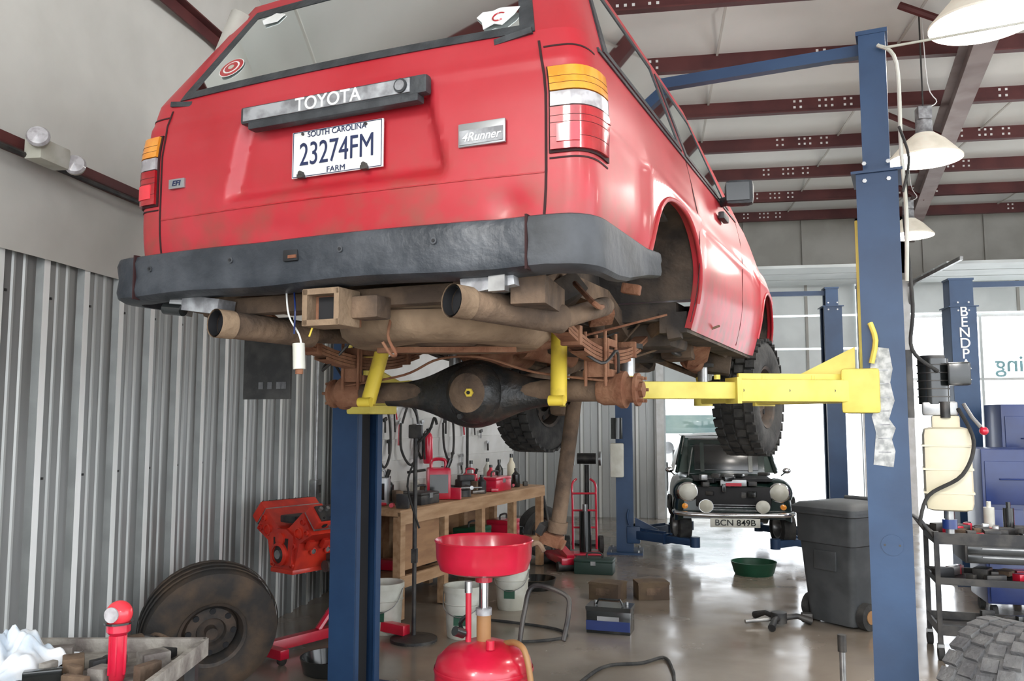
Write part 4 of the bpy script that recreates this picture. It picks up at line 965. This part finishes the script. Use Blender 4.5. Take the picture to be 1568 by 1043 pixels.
for sx in (-.14,.14): b.tube([(sx,0,.05),(sx,.05,.6),(sx,.1,.8),(sx*.6,.16,.86)],.014,toolred,sub=4)
for z in (.3,.5,.7): b.tube([(-.14,.03,z),(.14,.03,z)],.012,toolred)
b.box((0,-.1,.02),(.34,.22,.02),toolred)
for sx in (-.2,.2): b.cyl((sx-.025,.08,.1),(sx+.025,.08,.1),.1,rubber,n=20)
b.cyl((0,-.06,.03),(0,-.04,.5),.07,blkgloss,n=20); b.cyl((0,-.04,.5),(0,-.04,.58),.03,steel)
b.done((-.82,10.25,0),10)
b=B('grinder_stand'); b.cyl((0,0,0),(0,0,.03),.2,dsteel,n=24); b.cyl((0,0,0),(0,0,1.0),.03,dsteel); b.cyl((-.12,0,1.08),(.12,0,1.08),.07,dsteel,n=20)
for sx in (-.17,.17): b.cyl((sx-.015,0,1.08),(sx+.015,0,1.08),.09,steel,n=24)
b.tube([(-.2,0,1.1),(-.3,0,1.2),(-.34,0,1.15)],.012,rubber,sub=4); b.done((-.85,11.0,0))
b=B('wheel_with_tire'); tire(b,TR(0,0,.3,0,8,0),.3,.18,rubber,rimd,False,.18); b.done((-1.3,9.9,0),-50)
b=B('floor_jack'); b.box((0,0,.1),(.2,.6,.08),toolred,bev=.02); b.cyl((-.13,-.25,.05),(.13,-.25,.05),.05,dsteel); b.cyl((-.13,.25,.05),(.13,.25,.05),.05,dsteel); b.box((0,-.1,.18),(.08,.4,.06),toolred,(12,0,0)); b.cyl((0,.28,.12),(0,.62,.7),.016,dsteel); b.done((-1.0,9.3,0),25)
b=B('pipe_stand'); b.cyl((0,0,0),(0,0,.02),.1,dsteel,n=20); b.cyl((0,0,.01),(0,0,.36),.017,steel); b.cyl((0,0,.33),(0,0,.42),.024,dsteel); b.done((1.0,5.0,0))
b=B('air_hose')
b.tube([(-.55,4.9,.012),(-.35,5.6,.012),(-.1,5.75,.012),(.05,5.9,.012),(.1,5.6,.012),(.12,5.3,.012),(.3,5.15,.012),(.55,5.35,.012),(.8,5.3,.012),(1.1,5.15,.012)],.011,rubber,sub=8)
b.tube([(-1.5,6.8,.012),(-1.1,6.7,.012),(-.75,6.55,.012),(-.65,6.35,.012),(-.8,6.2,.012),(-1.1,6.1,.012)],.011,rubber,sub=8)
b.done()
b=B('window_1'); b.box((5.6,YB+.18,2.2),(3.2,.02,.04),white); b.box((5.6,YB+.18,3.2),(3.2,.02,.06),white)
for x in (4.0,5.05,6.1,7.15): b.box((x,YB+.18,1.9),(.04,.03,2.6),trwhite)
o=b.done()
text('lettering','Dining',.36,(5.7,YB+.15,2.42),(90,0,0),teal,o,.004,-1)
b=B('parked_truck')
b.box((0,0,1.0),(1.9,4.5,.6),trwhite,bev=.12); b.box((0,.2,1.5),(1.7,2.0,.7),trwhite,bev=.15); b.box((0,-.82,1.5),(1.5,.05,.45),glass,bev=.02); b.box((0,-2.27,.85),(1.2,.05,.25),dsteel)
for sx in (-.7,.7):
    b.cyl((sx,-2.24,1.02),(sx,-2.29,1.02),.13,chrome,n=20)
    for sy in (-1.4,1.4): tire(b,TR(sx*1.15,sy,.38),.38,.24,rubber,rimg,False,.2)
b.done((1.0,21,-.06),0)
# ------------------------------------------------------------ lighting
w=bpy.data.worlds.new('World'); S.world=w; w.use_nodes=True
bg=w.node_tree.nodes['Background']; bg.inputs[0].default_value=(.90,.95,1,1); bg.inputs[1].default_value=4.5
sd=bpy.data.lights.new('sun','SUN'); sd.energy=2.0; sd.angle=R(14); sd.color=(1,.96,.9)
so=bpy.data.objects.new('sun',sd); S.collection.objects.link(so); so.rotation_euler=Euler((R(66),0,R(-18)))
# ------------------------------------------------------------ camera
cd=bpy.data.cameras.new('camera'); cd.sensor_width=36; cd.lens=36*1300/1568; cd.clip_end=300
co=bpy.data.objects.new('camera',cd); S.collection.objects.link(co)
co.location=(0,0,1.6); co.rotation_euler=(R(95.2),0,R(9.4)); S.camera=co
